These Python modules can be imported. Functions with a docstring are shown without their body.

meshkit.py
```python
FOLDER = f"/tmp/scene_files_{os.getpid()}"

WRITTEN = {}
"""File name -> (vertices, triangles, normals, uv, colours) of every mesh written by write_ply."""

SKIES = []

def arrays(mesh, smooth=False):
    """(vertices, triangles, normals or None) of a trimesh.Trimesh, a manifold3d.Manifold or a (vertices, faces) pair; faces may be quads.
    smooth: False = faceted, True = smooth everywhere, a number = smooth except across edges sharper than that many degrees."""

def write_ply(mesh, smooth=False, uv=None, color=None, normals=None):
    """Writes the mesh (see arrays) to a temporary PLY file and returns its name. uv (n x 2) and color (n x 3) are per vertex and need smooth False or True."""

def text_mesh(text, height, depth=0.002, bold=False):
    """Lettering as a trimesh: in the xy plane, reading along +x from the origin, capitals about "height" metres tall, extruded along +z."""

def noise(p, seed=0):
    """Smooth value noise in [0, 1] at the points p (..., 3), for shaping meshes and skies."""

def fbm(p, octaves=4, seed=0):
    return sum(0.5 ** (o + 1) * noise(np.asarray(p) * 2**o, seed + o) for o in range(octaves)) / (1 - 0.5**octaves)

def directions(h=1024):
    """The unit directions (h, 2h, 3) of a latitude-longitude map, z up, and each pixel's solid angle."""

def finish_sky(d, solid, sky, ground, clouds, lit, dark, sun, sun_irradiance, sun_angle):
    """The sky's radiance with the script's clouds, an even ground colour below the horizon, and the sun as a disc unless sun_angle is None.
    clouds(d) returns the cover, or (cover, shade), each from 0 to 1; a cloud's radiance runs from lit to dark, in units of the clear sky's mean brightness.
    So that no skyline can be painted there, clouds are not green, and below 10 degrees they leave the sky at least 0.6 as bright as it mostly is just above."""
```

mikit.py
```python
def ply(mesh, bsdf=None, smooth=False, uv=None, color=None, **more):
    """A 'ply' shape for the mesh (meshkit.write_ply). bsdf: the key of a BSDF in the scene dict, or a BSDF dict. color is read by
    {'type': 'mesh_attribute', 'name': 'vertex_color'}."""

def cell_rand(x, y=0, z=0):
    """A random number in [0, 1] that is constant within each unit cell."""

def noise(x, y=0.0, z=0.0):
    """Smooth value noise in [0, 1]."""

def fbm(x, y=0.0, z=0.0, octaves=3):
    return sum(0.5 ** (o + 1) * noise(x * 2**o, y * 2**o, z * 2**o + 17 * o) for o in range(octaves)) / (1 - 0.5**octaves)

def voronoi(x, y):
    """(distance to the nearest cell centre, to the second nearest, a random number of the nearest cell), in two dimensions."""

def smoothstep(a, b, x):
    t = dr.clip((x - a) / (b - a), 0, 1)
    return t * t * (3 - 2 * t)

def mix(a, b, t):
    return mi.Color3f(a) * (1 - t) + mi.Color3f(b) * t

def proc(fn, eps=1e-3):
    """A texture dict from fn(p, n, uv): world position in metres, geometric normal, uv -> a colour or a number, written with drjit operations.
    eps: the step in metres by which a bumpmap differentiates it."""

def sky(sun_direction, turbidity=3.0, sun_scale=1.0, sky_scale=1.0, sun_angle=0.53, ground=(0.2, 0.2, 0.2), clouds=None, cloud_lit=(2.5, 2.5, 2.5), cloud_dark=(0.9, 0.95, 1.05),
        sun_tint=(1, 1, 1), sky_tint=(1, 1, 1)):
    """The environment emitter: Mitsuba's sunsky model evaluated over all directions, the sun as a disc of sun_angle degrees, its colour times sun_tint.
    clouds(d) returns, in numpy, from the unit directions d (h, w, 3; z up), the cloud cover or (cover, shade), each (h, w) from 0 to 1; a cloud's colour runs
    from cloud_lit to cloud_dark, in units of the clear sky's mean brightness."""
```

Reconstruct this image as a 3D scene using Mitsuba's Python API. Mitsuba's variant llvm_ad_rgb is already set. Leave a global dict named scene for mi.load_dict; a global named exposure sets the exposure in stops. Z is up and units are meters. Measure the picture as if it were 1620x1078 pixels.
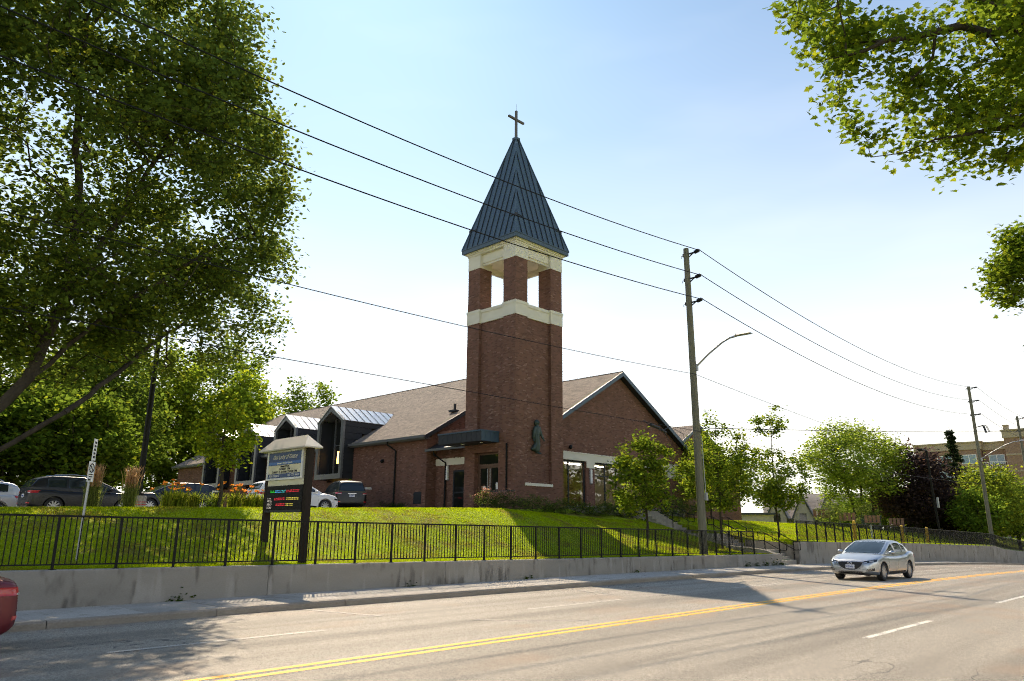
import math, random
import numpy as np, trimesh, manifold3d
import drjit as dr, mitsuba as mi
import mikit, meshkit
from mikit import proc, noise, fbm, voronoi, cell_rand, smoothstep, mix
from shapely.geometry import Polygon
T = mi.ScalarTransform4f
scene, labels = {}, {}
rng = np.random.default_rng(11)

# ------------------------------------------------------------------ camera, sky, exposure
EYE = np.array([0.0, 0.0, 1.75])
FWD = np.array([0.69037424, 0.67970276, 0.24776516]); UP = np.array([-0.18211801, -0.16816576, 0.96878961])
scene['camera'] = {'type': 'perspective', 'fov': math.degrees(2 * math.atan(810 / 1160)), 'fov_axis': 'x', 'near_clip': 0.1, 'far_clip': 6000.0,
                   'to_world': T().look_at(origin=EYE.tolist(), target=(EYE + FWD).tolist(), up=UP.tolist())}
SUN_AZ, SUN_EL = math.radians(59.3), math.radians(46.6)
SUN = [math.cos(SUN_AZ) * math.cos(SUN_EL), math.sin(SUN_AZ) * math.cos(SUN_EL), math.sin(SUN_EL)]
def haze_veil(d):                   # thin summer haze: thickest low over the horizon, uneven, streaked
    el = np.degrees(np.arcsin(np.clip(d[..., 2], -1, 1)))
    n = meshkit.fbm(d * [2.2, 2.2, 7.0], 4, 3); m = meshkit.fbm(d * [5, 5, 16.0], 4, 8)
    return np.clip(1.3 * np.exp(-np.maximum(el, 0) / 16.0) * (0.75 + 0.5 * n) + 0.05 * np.clip((m - 0.5) * 3, 0, 1), 0, 0.92)
scene['sky'] = mikit.sky(SUN, turbidity=2.8, sky_scale=0.92, sun_angle=0.53, ground=(0.16, 0.16, 0.13), clouds=haze_veil, cloud_lit=(4.1, 3.9, 3.4), sky_tint=(0.73, 1.0, 1.14))
exposure = 2.38

# ------------------------------------------------------------------ helpers
def num(key):
    if key not in scene and key not in labels: return key
    k = 1
    while f'{key}_{k:03d}' in scene or f'{key}_{k:03d}' in labels: k += 1
    return f'{key}_{k:03d}'
_cnt = {}
def numf(key):                      # fast numbering for long runs
    c = _cnt.get(key, 0); _cnt[key] = c + 1
    return key if c == 0 else f'{key}_{c:03d}'
def add(key, mesh, bsdf, smooth=False, **kw):
    key = numf(key); scene[key] = mikit.ply(mesh, bsdf, smooth=smooth, **kw); return key
def put(key, shape, m):             # a copy of a ply dict under another matrix
    key = numf(key); scene[key] = {**shape, 'to_world': m}; return key
def lab(key, label, category=None, group=None, kind=None):
    d = {'label': label}
    if category: d['category'] = category
    if group: d['group'] = group
    if kind: d['kind'] = kind
    labels[key] = d; return key
def thing(name, label, category, group=None):
    return lab(numf(name), label, category, group)
def box(x0, x1, y0, y1, z0, z1):
    m = trimesh.creation.box((abs(x1 - x0), abs(y1 - y0), abs(z1 - z0)))
    m.apply_translation(((x0 + x1) / 2, (y0 + y1) / 2, (z0 + z1) / 2)); return m
def cat(*ms):
    ms = [m for m in (ms[0] if len(ms) == 1 and isinstance(ms[0], list) else ms)]
    return trimesh.util.concatenate(ms)
def tri(v, f): return trimesh.Trimesh(np.asarray(v, float), np.asarray(f), process=False)
def quad(*p): return tri(p, [[0, 1, 2], [0, 2, 3]])
def slab4(p, t):                    # a plate from 4 corners, thickness t behind its front (front = counter-clockwise)
    p = np.asarray(p, float); n = np.cross(p[1] - p[0], p[2] - p[0]); n /= np.linalg.norm(n)
    v = np.vstack([p, p - n * t])
    return tri(v, [[0, 1, 2], [0, 2, 3], [4, 6, 5], [4, 7, 6], [0, 4, 5], [0, 5, 1], [1, 5, 6], [1, 6, 2], [2, 6, 7], [2, 7, 3], [3, 7, 4], [3, 4, 0]])
def extr(pts, d):
    return trimesh.creation.extrude_polygon(Polygon(pts), d, engine='earcut')
def extr_xz(pts, y0, y1):           # polygon in x,z pushed along y
    m = extr(pts, abs(y1 - y0)); m.apply_transform(np.array([[1, 0, 0, 0], [0, 0, -1, max(y0, y1)], [0, 1, 0, 0], [0, 0, 0, 1.]])); return m
def extr_yz(pts, x0, x1):           # polygon in y,z pushed along x
    m = extr(pts, abs(x1 - x0)); m.apply_transform(np.array([[0, 0, 1, min(x0, x1)], [1, 0, 0, 0], [0, 1, 0, 0], [0, 0, 0, 1.]])); return m
def tube(pts, r, n=8, cap=True):
    p = np.asarray(pts, float); r = np.broadcast_to(r, (len(p),)).astype(float)
    t = np.gradient(p, axis=0); t /= np.linalg.norm(t, axis=1, keepdims=True) + 1e-12
    a = np.cross(t, [0, 0, 1.0]); bad = np.linalg.norm(a, axis=1) < 0.15
    a[bad] = np.cross(t[bad], [1.0, 0, 0]); a /= np.linalg.norm(a, axis=1, keepdims=True); b = np.cross(t, a)
    g = np.arange(n) * 2 * np.pi / n
    v = (p[:, None] + r[:, None, None] * (np.cos(g)[None, :, None] * a[:, None] + np.sin(g)[None, :, None] * b[:, None])).reshape(-1, 3)
    f = []
    for i in range(len(p) - 1):
        for j in range(n):
            k = (j + 1) % n; f += [[i * n + j, i * n + k, (i + 1) * n + k], [i * n + j, (i + 1) * n + k, (i + 1) * n + j]]
    if cap:
        c0, c1 = len(v), len(v) + 1; v = np.vstack([v, p[:1], p[-1:]]); e = (len(p) - 1) * n
        for j in range(n):
            k = (j + 1) % n; f += [[c0, k, j], [c1, e + j, e + k]]
    m = tri(v, f)
    if m.volume < 0: m.invert()
    return m
def rev(profile, n=20, center=(0, 0, 0), axis=None):
    m = trimesh.creation.revolve(np.asarray(profile, float), sections=n)
    if axis == 'y': m.apply_transform(trimesh.transformations.rotation_matrix(-np.pi / 2, [1, 0, 0]))
    if axis == 'x': m.apply_transform(trimesh.transformations.rotation_matrix(np.pi / 2, [0, 1, 0]))
    m.apply_translation(center); return m
def cyl(c0, c1, r, n=12): return tube([c0, c1], r, n)
def grid(xs, ys, fz):
    X, Y = np.meshgrid(xs, ys, indexing='ij'); Z = fz(X, Y); v = np.stack([X, Y, Z], -1).reshape(-1, 3)
    i, j = np.meshgrid(np.arange(len(xs) - 1), np.arange(len(ys) - 1), indexing='ij'); a = (i * len(ys) + j).ravel(); b = a + len(ys)
    return tri(v, np.vstack([np.stack([a, b, b + 1], 1), np.stack([a, b + 1, a + 1], 1)]))
def sstep(a, b, x):
    t = np.clip((x - a) / (b - a), 0, 1); return t * t * (3 - 2 * t)
def RZ(a, loc=(0, 0, 0)): return T().translate(list(map(float, loc))).rotate([0, 0, 1], math.degrees(a))
def M4(t): return np.array(t.matrix, float)

# ------------------------------------------------------------------ materials
def mat(name, rgb=None, rough=0.6, metal=0.0, spec=0.5, **kw):
    c = rgb if isinstance(rgb, dict) else {'type': 'rgb', 'value': list(rgb)}
    scene[name] = {'type': 'twosided', 'bsdf': {'type': 'principled', 'base_color': c, 'roughness': rough, 'metallic': metal, 'specular': spec, **kw}}
    return name
def brick_fn(dark, mid, light, mortar):
    def fn(p, n, uv):
        side = dr.abs(n.x) > dr.abs(n.y)
        u = dr.select(side, p.y, p.x); row = dr.floor(p.z / 0.071)
        u = u / 0.215 + 0.5 * (row - 2 * dr.floor(row / 2)); col = dr.floor(u)
        r = cell_rand(col, row, dr.select(side, 1.0, 2.0)); r2 = cell_rand(col + 31, row, 5.0)
        c = mix(dark, mid, smoothstep(0.0, 0.55, r)); c = mix(c, light, smoothstep(0.9, 0.97, r2))
        c = c * (0.88 + 0.24 * fbm(p.x * 1.3, p.y * 1.3, p.z * 1.3))
        fu, fv = u - col, p.z / 0.071 - row
        m = dr.maximum(smoothstep(0.955, 0.975, fu), smoothstep(0.86, 0.9, fv))
        streak = fbm(p.x * 2.6, p.y * 2.6, p.z * 0.22, 3)
        return mix(c, mortar, m) * (0.86 + 0.28 * streak)
    return proc(fn)
mat('brick', brick_fn((0.110, 0.052, 0.036), (0.165, 0.079, 0.054), (0.225, 0.128, 0.096), (0.135, 0.09, 0.07)), 0.85, spec=0.25)
def stone_fn(p, n, uv):
    g = fbm(p.x * 2.1, p.y * 2.1, p.z * 3.3, 4); h = noise(p.x * 40, p.y * 40, p.z * 40)
    return mix((0.58, 0.545, 0.45), (0.68, 0.645, 0.545), g)
mat('limestone', proc(stone_fn), 0.8, spec=0.3)
def conc_fn(p, n, uv):
    g = fbm(p.x * 0.9, p.y * 0.9, p.z * 2.2, 4); s = fbm(p.x * 3.1 + 9, p.y * 3.1, p.z * 1.1 + 4, 4); h = noise(p.x * 55, p.y * 55, p.z * 55)
    drip = fbm(p.x * 5.5, p.y * 5.5, p.z * 0.55 + 3, 3)
    c = mix((0.215, 0.195, 0.162), (0.32, 0.295, 0.25), g)
    c = mix(c, mi.Color3f(0.11, 0.098, 0.08), 0.8 * smoothstep(0.52, 0.68, s) * smoothstep(0.38, 0.58, drip))
    c = mix(c, mi.Color3f(0.40, 0.37, 0.32), 0.5 * smoothstep(0.60, 0.75, drip))
    return c * (0.9 + 0.2 * h)
mat('concrete', proc(conc_fn), 0.85, spec=0.3)
def pave_fn(p, n, uv):
    g = fbm(p.x * 1.7, p.y * 1.7, 1.0, 4); h = noise(p.x * 45, p.y * 45, 3.0); r = cell_rand(dr.floor(p.x / 1.9), 3.0)
    c = mix((0.25, 0.23, 0.195), (0.37, 0.345, 0.30), g) * (0.86 + 0.22 * r)
    c = mix(c, mi.Color3f(0.17, 0.155, 0.13), 0.6 * smoothstep(0.62, 0.78, fbm(p.x * 4 + 5, p.y * 4, 8.0, 3)))
    return c * (0.88 + 0.24 * h)
mat('paving', proc(pave_fn), 0.85, spec=0.3)
mat('kerb_stone', proc(lambda p, n, uv: mix((0.20, 0.17, 0.13), (0.31, 0.27, 0.215), fbm(p.x * 2.3, p.y * 2.3, p.z * 6, 4)) * (0.85 + 0.3 * noise(p.x * 40, p.y * 40, p.z * 40))), 0.85, spec=0.3)
def asphalt_fn(p, n, uv):
    a = noise(p.x * 70, p.y * 70, 1.0); b = noise(p.x * 28, p.y * 28, 7.0); g = fbm(p.x * 0.35, p.y * 1.3, 2.0, 4)
    band = fbm(p.x * 0.05, p.y * 1.9, 5.0, 3)                     # tyre wear runs along the lanes
    c = mix((0.158, 0.139, 0.110), (0.295, 0.263, 0.212), 0.35 * g + 0.65 * smoothstep(0.3, 0.7, band))
    c = c * (0.48 + 0.72 * a + 0.32 * b)
    c = mix(c, mi.Color3f(0.27, 0.18, 0.115), 0.38 * smoothstep(0.55, 0.75, fbm(p.x * 0.5 + 3, p.y * 0.8, 11.0, 3)))
    crack = dr.abs(fbm(p.x * 0.33 + 2, p.y * 0.9 + 7, 3.0, 4) - 0.5); gate = smoothstep(0.58, 0.66, fbm(p.x * 0.11, p.y * 0.3, 21.0, 2))
    c = mix(c, mi.Color3f(0.05, 0.047, 0.042), 0.8 * (1 - smoothstep(0.002, 0.006, crack)) * gate)
    c = c * 0.9
    return c
mat('asphalt', proc(asphalt_fn), 0.7, spec=0.35)
mat('lot_asphalt', (0.13, 0.125, 0.115), 0.8)
def paint_fn(base, under):
    def fn(p, n, uv):
        w = fbm(p.x * 3.0, p.y * 9.0, 4.0, 4); a = noise(p.x * 60, p.y * 60, 2.0)
        return mix(base, under, smoothstep(0.56, 0.74, 0.75 * w + 0.25 * a)) * (0.85 + 0.2 * a)
    return proc(fn)
mat('paint_yellow', paint_fn((0.80, 0.39, 0.012), (0.55, 0.30, 0.04)), 0.6)
mat('paint_white', paint_fn((0.58, 0.55, 0.47), (0.27, 0.25, 0.21)), 0.6); mat('paint_faded', paint_fn((0.40, 0.375, 0.32), (0.24, 0.22, 0.19)), 0.6)
def turf_fn(p, n, uv):
    g = fbm(p.x * 0.7, p.y * 0.7, 1.0, 4); h = noise(p.x * 21, p.y * 21, 2.0)
    c = mix((0.17, 0.225, 0.006), (0.22, 0.28, 0.008), g)
    c = mix(c, mi.Color3f(0.13, 0.10, 0.035), 0.7 * smoothstep(0.56, 0.7, fbm(p.x * 1.1 + 7, p.y * 1.1, 4.0, 4)))
    return c * (0.7 + 0.6 * h)
mat('turf', proc(turf_fn), 0.9, spec=0.2)
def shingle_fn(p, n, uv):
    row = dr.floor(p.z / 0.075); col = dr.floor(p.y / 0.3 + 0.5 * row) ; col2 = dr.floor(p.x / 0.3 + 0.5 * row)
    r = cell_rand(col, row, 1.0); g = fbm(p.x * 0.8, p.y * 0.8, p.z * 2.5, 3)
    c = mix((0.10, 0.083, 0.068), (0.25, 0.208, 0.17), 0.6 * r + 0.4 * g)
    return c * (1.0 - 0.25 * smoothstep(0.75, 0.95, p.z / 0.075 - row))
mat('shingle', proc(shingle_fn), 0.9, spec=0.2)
mat('blue_metal', (0.048, 0.080, 0.115), 0.42, 0.0, 0.35)
mat('dark_metal', (0.022, 0.025, 0.030), 0.5, spec=0.3)
mat('grey_metal', (0.13, 0.135, 0.14), 0.35, 0.3)
mat('bright_metal', (0.62, 0.63, 0.64), 0.28, 0.9)
mat('black_paint', (0.007, 0.007, 0.007), 0.55, spec=0.2)
mat('galvanised', (0.36, 0.37, 0.38), 0.45, 0.6)
mat('bronze', (0.035, 0.055, 0.047), 0.5, 0.2)
mat('cross_metal', (0.10, 0.085, 0.06), 0.4, 0.4)
mat('room_plaster', (0.38, 0.34, 0.27), 0.9); mat('room_carpet', (0.12, 0.10, 0.08), 0.95)
mat('door_frame', (0.13, 0.075, 0.05), 0.45, 0.3)
mat('white_paint', (0.72, 0.71, 0.68), 0.5)
mat('sign_cream', (0.62, 0.58, 0.42), 0.6)
mat('sign_blue', (0.025, 0.06, 0.16), 0.45)
mat('sign_blue_light', (0.04, 0.13, 0.36), 0.45)
mat('sign_post', (0.020, 0.014, 0.010), 0.7, spec=0.2)
mat('sign_roof', (0.50, 0.46, 0.39), 0.6)
mat('sign_text_dark', (0.02, 0.02, 0.02), 0.6)
mat('led_black', (0.008, 0.008, 0.009), 0.6, spec=0.2)
def wood_fn(p, n, uv):
    g = fbm(p.x * 9, p.y * 9, p.z * 0.5, 4); k = noise(p.x * 30, p.y * 30, p.z * 1.5)
    return mix((0.10, 0.095, 0.065), (0.21, 0.20, 0.15), 0.6 * g + 0.4 * k)
mat('pole_wood', proc(wood_fn), 0.85, spec=0.2)
def bark_fn(p, n, uv):
    g = fbm(p.x * 7, p.y * 7, p.z * 2.0, 4)
    return mix((0.025, 0.020, 0.016), (0.075, 0.062, 0.05), g)
mat('bark', proc(bark_fn), 0.95, spec=0.15)
scene['pane'] = {'type': 'thindielectric', 'int_ior': 1.55}
scene['window_glass'] = {'type': 'twosided', 'bsdf': {'type': 'principled', 'base_color': {'type': 'rgb', 'value': [0.012, 0.013, 0.012]}, 'roughness': 0.03, 'specular': 0.75}}
scene['leaf'] = {'type': 'principledthin', 'base_color': {'type': 'mesh_attribute', 'name': 'vertex_color'}, 'roughness': 0.55, 'diff_trans': 1.3, 'eta': 1.4}
def emitter(rgb): return {'type': 'area', 'radiance': {'type': 'rgb', 'value': list(rgb)}}

# ------------------------------------------------------------------ terrain, road, pavement
def road_z(x): return np.where(np.asarray(x, float) > 20, -0.0003 * (np.minimum(np.asarray(x, float), 120) - 20) ** 2 - 0.06 * np.maximum(np.asarray(x, float) - 120, 0), 0.0) * 1.0
STAIR_X0, STAIR_X1 = 37.35, 39.15
STAIRS = []                                  # (y, z) of every tread's front edge
_y, _z = 17.45, 0.09
for n_, run, landing in ((4, 0.30, 1.4), (5, 0.30, 2.1), (8, 0.30, 0.9)):
    for k in range(n_): _z += 0.16; STAIRS.append((_y, _z)); _y += run
    _y += landing - run * 0
STAIR_END = _y
def stair_z(y):
    y = np.asarray(y, float); z = np.full(y.shape, 0.0)
    for yy, zz in STAIRS: z = np.where(y >= yy, zz, z)
    return z
def left_top(x): return 0.87 - 0.0085 * (np.asarray(x, float) - 3.5)
def right_top(x): return np.interp(x, [39, 55, 81, 84.5, 110, 200], [1.17, 0.98, 0.50, 0.18, -0.9, -5])
def crest(x): return np.interp(x, [-60, 0, 5, 15, 24, 31, 36.5, 39.3, 41, 60, 90, 130, 260], [1.8, 2.05, 2.17, 2.38, 2.58, 2.45, 2.30, 2.35, 2.45, 2.25, 1.5, 0.8, 0.0])
def H(x, y):
    x, y = np.asarray(x, float), np.asarray(y, float)
    low = np.where(x < 38.2, left_top(x), right_top(x)) - 0.03
    w = np.interp(x, [0, 24, 31, 39], [6.0, 6.2, 8.8, 8.8])
    t = np.clip((y - 18.1) / w, 0, 1); s = t * t * (3 - 2 * t)
    z = low + (crest(x) - low) * s
    lot = np.clip(2.02 + 0.036 * (x - 8), 1.8, 2.95)
    z = z + (lot - z) * sstep(25.6, 28.5, y) * (1 - sstep(36, 50, x)) 
    z = z + 0.05 * (meshkit.noise(np.stack([x * 0.55, y * 0.55, x * 0], -1), 3) - 0.5) * sstep(18, 20, y)
    inst = (x > STAIR_X0 - 0.1) & (x < STAIR_X1 + 0.1) & (y < 27.2)
    z = np.where(inst, np.minimum(z, stair_z(y) - 0.12), z)
    return np.where(y < 17.5, road_z(x) - 0.25, z)
gx = np.unique(np.concatenate([-np.geomspace(40, 3000, 16), np.arange(-40, 30, 0.7), np.arange(30, 36.9, 0.5), [37.2, 37.24, 37.3, 39.2, 39.26, 39.3], np.arange(39.6, 60, 0.6), np.arange(60, 160, 3), np.geomspace(160, 4000, 18)]))
gy = np.unique(np.concatenate([-np.geomspace(1, 3000, 14), [0.5, 17.49, 17.51], np.arange(17.8, 30, 0.3), np.arange(30, 90, 3), np.geomspace(90, 4000, 18)]))
add('ground', grid(gx, gy, H), 'turf', smooth=40); lab('ground', 'sloping grassy ground behind the retaining wall', kind='structure')

rx = np.concatenate([np.arange(-200, -20, 20), np.arange(-20, 130, 2.0), np.arange(130, 420, 10)])
add('road', grid(rx, [1.4, 3.4, 5, 7, 9, 10.5, 11.9, 13.5, 15.12], lambda x, y: road_z(x)), 'asphalt', smooth=40); lab('road', 'four lane asphalt road, worn and cracked', kind='structure')
def stripe(x0, x1, y0, y1, key, m, step=2.0):
    xs = np.linspace(x0, x1, max(2, int((x1 - x0) / step) + 1))
    return add(key, grid(xs, [y0, y1], lambda x, y: road_z(x) + 0.004), m)
for yc in (8.86, 9.12): stripe(-60, 200, yc - 0.065, yc + 0.065, 'road__centre_line', 'paint_yellow')
for x0 in (-5.2, 3.95, 12.6, 21.9, 31.0, 40.2, 49.3, 58.5, 67.6): stripe(x0, x0 + 3.5, 11.80, 11.91, 'road__lane_dash', 'paint_faded')
for x0 in (-4.7, 4.45, 13.6, 22.7, 31.9, 41): stripe(x0, x0 + 3.55, 4.92, 5.04, 'road__lane_dash', 'paint_white')
for pts in ([(8.9, 15.0), (9.4, 12.9)], [(17.6, 15.0), (17.2, 13.0)], [(10.4, 11.2), (10.9, 10.6), (12.0, 9.6)]):
    for (xa, ya), (xb, yb) in zip(pts, pts[1:]):
        d = np.array([xb - xa, yb - ya]); d /= np.linalg.norm(d); n = np.array([-d[1], d[0]]) * 0.035
        add('road__old_line', quad((xa - n[0], ya - n[1], 0.005), (xa + n[0], ya + n[1], 0.005), (xb + n[0], yb + n[1], 0.005), (xb - n[0], yb - n[1], 0.005)), 'paint_faded')
# kerb stones and paving slabs
kerb = []
for i in range(48):
    x0 = -8 + i * 3.0; x1 = x0 + 2.985; za, zb = float(road_z(x0)), float(road_z(x1)); e = 0.004 * math.sin(i * 2.7)
    prof = [(15.10 + e, -0.2), (15.12 + e, 0.10), (15.15 + e, 0.135), (15.30, 0.137), (15.30, -0.2)]
    v = np.array([[x0, y, z + za] for y, z in prof] + [[x1, y, z + zb] for y, z in prof]); f = [[0, 1, 2], [0, 2, 3], [0, 3, 4], [5, 7, 6], [5, 8, 7], [5, 9, 8]]
    for k in range(5):
        l = (k + 1) % 5; f += [[k, k + 5, l + 5], [k, l + 5, l]]
    m = tri(v, f); trimesh.repair.fix_normals(m)
    add('kerb__stone', m, 'kerb_stone')
lab('kerb', 'weathered concrete kerb along the far side of the road', kind='structure')
add('sidewalk', grid(rx, [15.3, 17.29], lambda x, y: road_z(x) + 0.10), 'paving'); lab('sidewalk', 'concrete sidewalk below the retaining wall', kind='structure')
for i in range(56):
    x0 = -8 + i * 1.9; x1 = x0 + 1.888; z = [float(road_z(x0)), float(road_z(x1))]; e = 0.006 * math.sin(i * 5.1)
    v = [[x, y, zz] for x, zb in ((x0, z[0]), (x1, z[1])) for y in (15.31, 17.285) for zz in (zb + 0.06, zb + 0.134 + e)]
    m = trimesh.Trimesh(v, trimesh.convex.convex_hull(np.array(v)).faces, process=False) if False else trimesh.convex.convex_hull(np.array(v))
    add('sidewalk__slab', m, 'paving')
add('near_sidewalk', grid(rx, [-1.6, 1.25], lambda x, y: road_z(x) + 0.13), 'paving'); lab('near_sidewalk', 'sidewalk on the near side of the road', kind='structure')
add('near_sidewalk__kerb', grid(rx, [1.25, 1.4], lambda x, y: road_z(x) + 0.12 - 0.14 * (y > 1.3)), 'kerb_stone')
add('parking_lot', grid(np.arange(-40, 28.1, 2.0), np.arange(27.4, 64, 2.0), lambda x, y: H(x, y) + 0.02), 'lot_asphalt', smooth=40); lab('parking_lot', 'asphalt parking lot beside the church', kind='structure')

# ------------------------------------------------------------------ retaining walls
def wall_panel(key, x0, x1, top, y0=17.30, y1=17.60, bottom=-0.4):
    xs = np.linspace(x0 + 0.006, x1 - 0.006, 4); v, f = [], []
    for x in xs:
        zt = float(top(x)); zb = float(road_z(x)) + bottom
        v += [[x, y0, zb], [x, y0, zt - 0.02], [x, y0 + 0.02, zt], [x, y1 - 0.02, zt], [x, y1, zt - 0.02], [x, y1, zb]]
    for i in range(3):
        for k in range(5):
            a = i * 6 + k; f += [[a, a + 6, a + 7], [a, a + 7, a + 1]]
    f += [[0, 1, 5], [1, 4, 5], [1, 2, 4], [2, 3, 4], [18, 23, 19], [19, 23, 22], [19, 22, 20], [20, 22, 21]]
    m = tri(v, f); trimesh.repair.fix_normals(m); return add(key, m, 'concrete')
W1 = thing('retaining_wall', 'low grey concrete retaining wall left of the street stairs, carrying a black fence', 'wall')
J = [-13.4, -7.75, -2.1, 3.55, 9.2, 14.85, 20.5, 26.15, 31.8, 37.2]
for a, b in zip(J, J[1:]): wall_panel(W1 + '__panel', a, b, left_top)
add(W1 + '__joint_filler', box(-13.4, 37.1, 17.33, 17.57, -0.4, 0.48), 'concrete')
W2 = thing('retaining_wall', 'taller concrete retaining wall right of the street stairs, behind the silver car', 'wall')
xs = [39.2] + [44.85 + 5.65 * k for k in range(14)]
for a, b in zip(xs, xs[1:]): wall_panel(W2 + '__panel', a, b, right_top)
add(W2 + '__cheek_wall', extr_yz([(17.61, -0.3), (17.61, 0.98), (18.6, 1.14), (20.3, 1.22), (20.3, -0.3)], 39.2, 39.45), 'concrete')
add(W1 + '__cheek_wall', extr_yz([(17.61, -0.3), (17.61, 0.60), (18.2, 0.78), (20.3, 0.95), (20.3, -0.3)], 36.95, 37.3), 'concrete')

# ------------------------------------------------------------------ fences on the walls
def fence(key, x0, n, pitch, top, rail_h, most=300):
    post, bal = {}, {}
    zt = lambda x: float(top(x))
    pts = [x0 + i * pitch for i in range(n + 1)]
    hb = rail_h - 0.02
    bsh = mikit.ply(box(-0.009, 0.009, -0.009, 0.009, 0.10, hb), 'black_paint')
    psh = mikit.ply(cat(box(-0.024, 0.024, -0.024, 0.024, 0.0, rail_h - 0.005), box(-0.055, 0.055, -0.06, 0.06, -0.005, 0.012)), 'black_paint')
    for x in pts: put(key + '__post', psh, T().translate([x, 17.45, zt(x)]))
    def rail(a, b, h, ry, rz):
        za, zb = zt(a) + h, zt(b) + h
        v = [[x, 17.45 + y, z + q] for x, z in ((a, za), (b, zb)) for y in (-ry, ry) for q in (-rz, rz)]
        return tri(v, trimesh.creation.box((1, 1, 1)).faces) if False else trimesh.convex.convex_hull(np.array(v))
    left, count, rest = [], 0, []
    for a, b in zip(pts, pts[1:]):
        add(key + '__top_rail', rail(a - 0.0005, b - 0.001, rail_h, 0.028, 0.02), 'black_paint')
        add(key + '__bottom_rail', rail(a + 0.026, b - 0.026, 0.10, 0.016, 0.014), 'black_paint')
        for k in range(1, 11):
            x = a + (b - a) * k / 11
            if count < most: put(key + '__baluster', bsh, T().translate([x, 17.45, zt(x)]))
            else: rest.append(box(x - 0.008, x + 0.008, 17.442, 17.458, zt(x) + 0.10, zt(x) + hb))
            count += 1
    if rest:
        k = add(key + '__far_baluster', cat(rest), 'black_paint'); labels[k] = {'kind': 'stuff'}
F1 = thing('metal_fence', 'black metal baluster fence on the lower wall left of the street stairs', 'fence')
fence(F1, -1.45, 30, 1.2, left_top, 1.06)
F2 = thing('metal_fence', 'black metal baluster fence on the taller wall behind the silver car', 'fence')
fence(F2, 39.5, 56, 1.27, right_top, 1.08)
add(F2 + '__end_brace', cat(box(39.42, 39.46, 17.43, 17.47, 0.72, 2.1), tube([(39.44, 17.45, 2.1), (39.5, 17.45, 2.25)], 0.02, 6)), 'black_paint')

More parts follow.
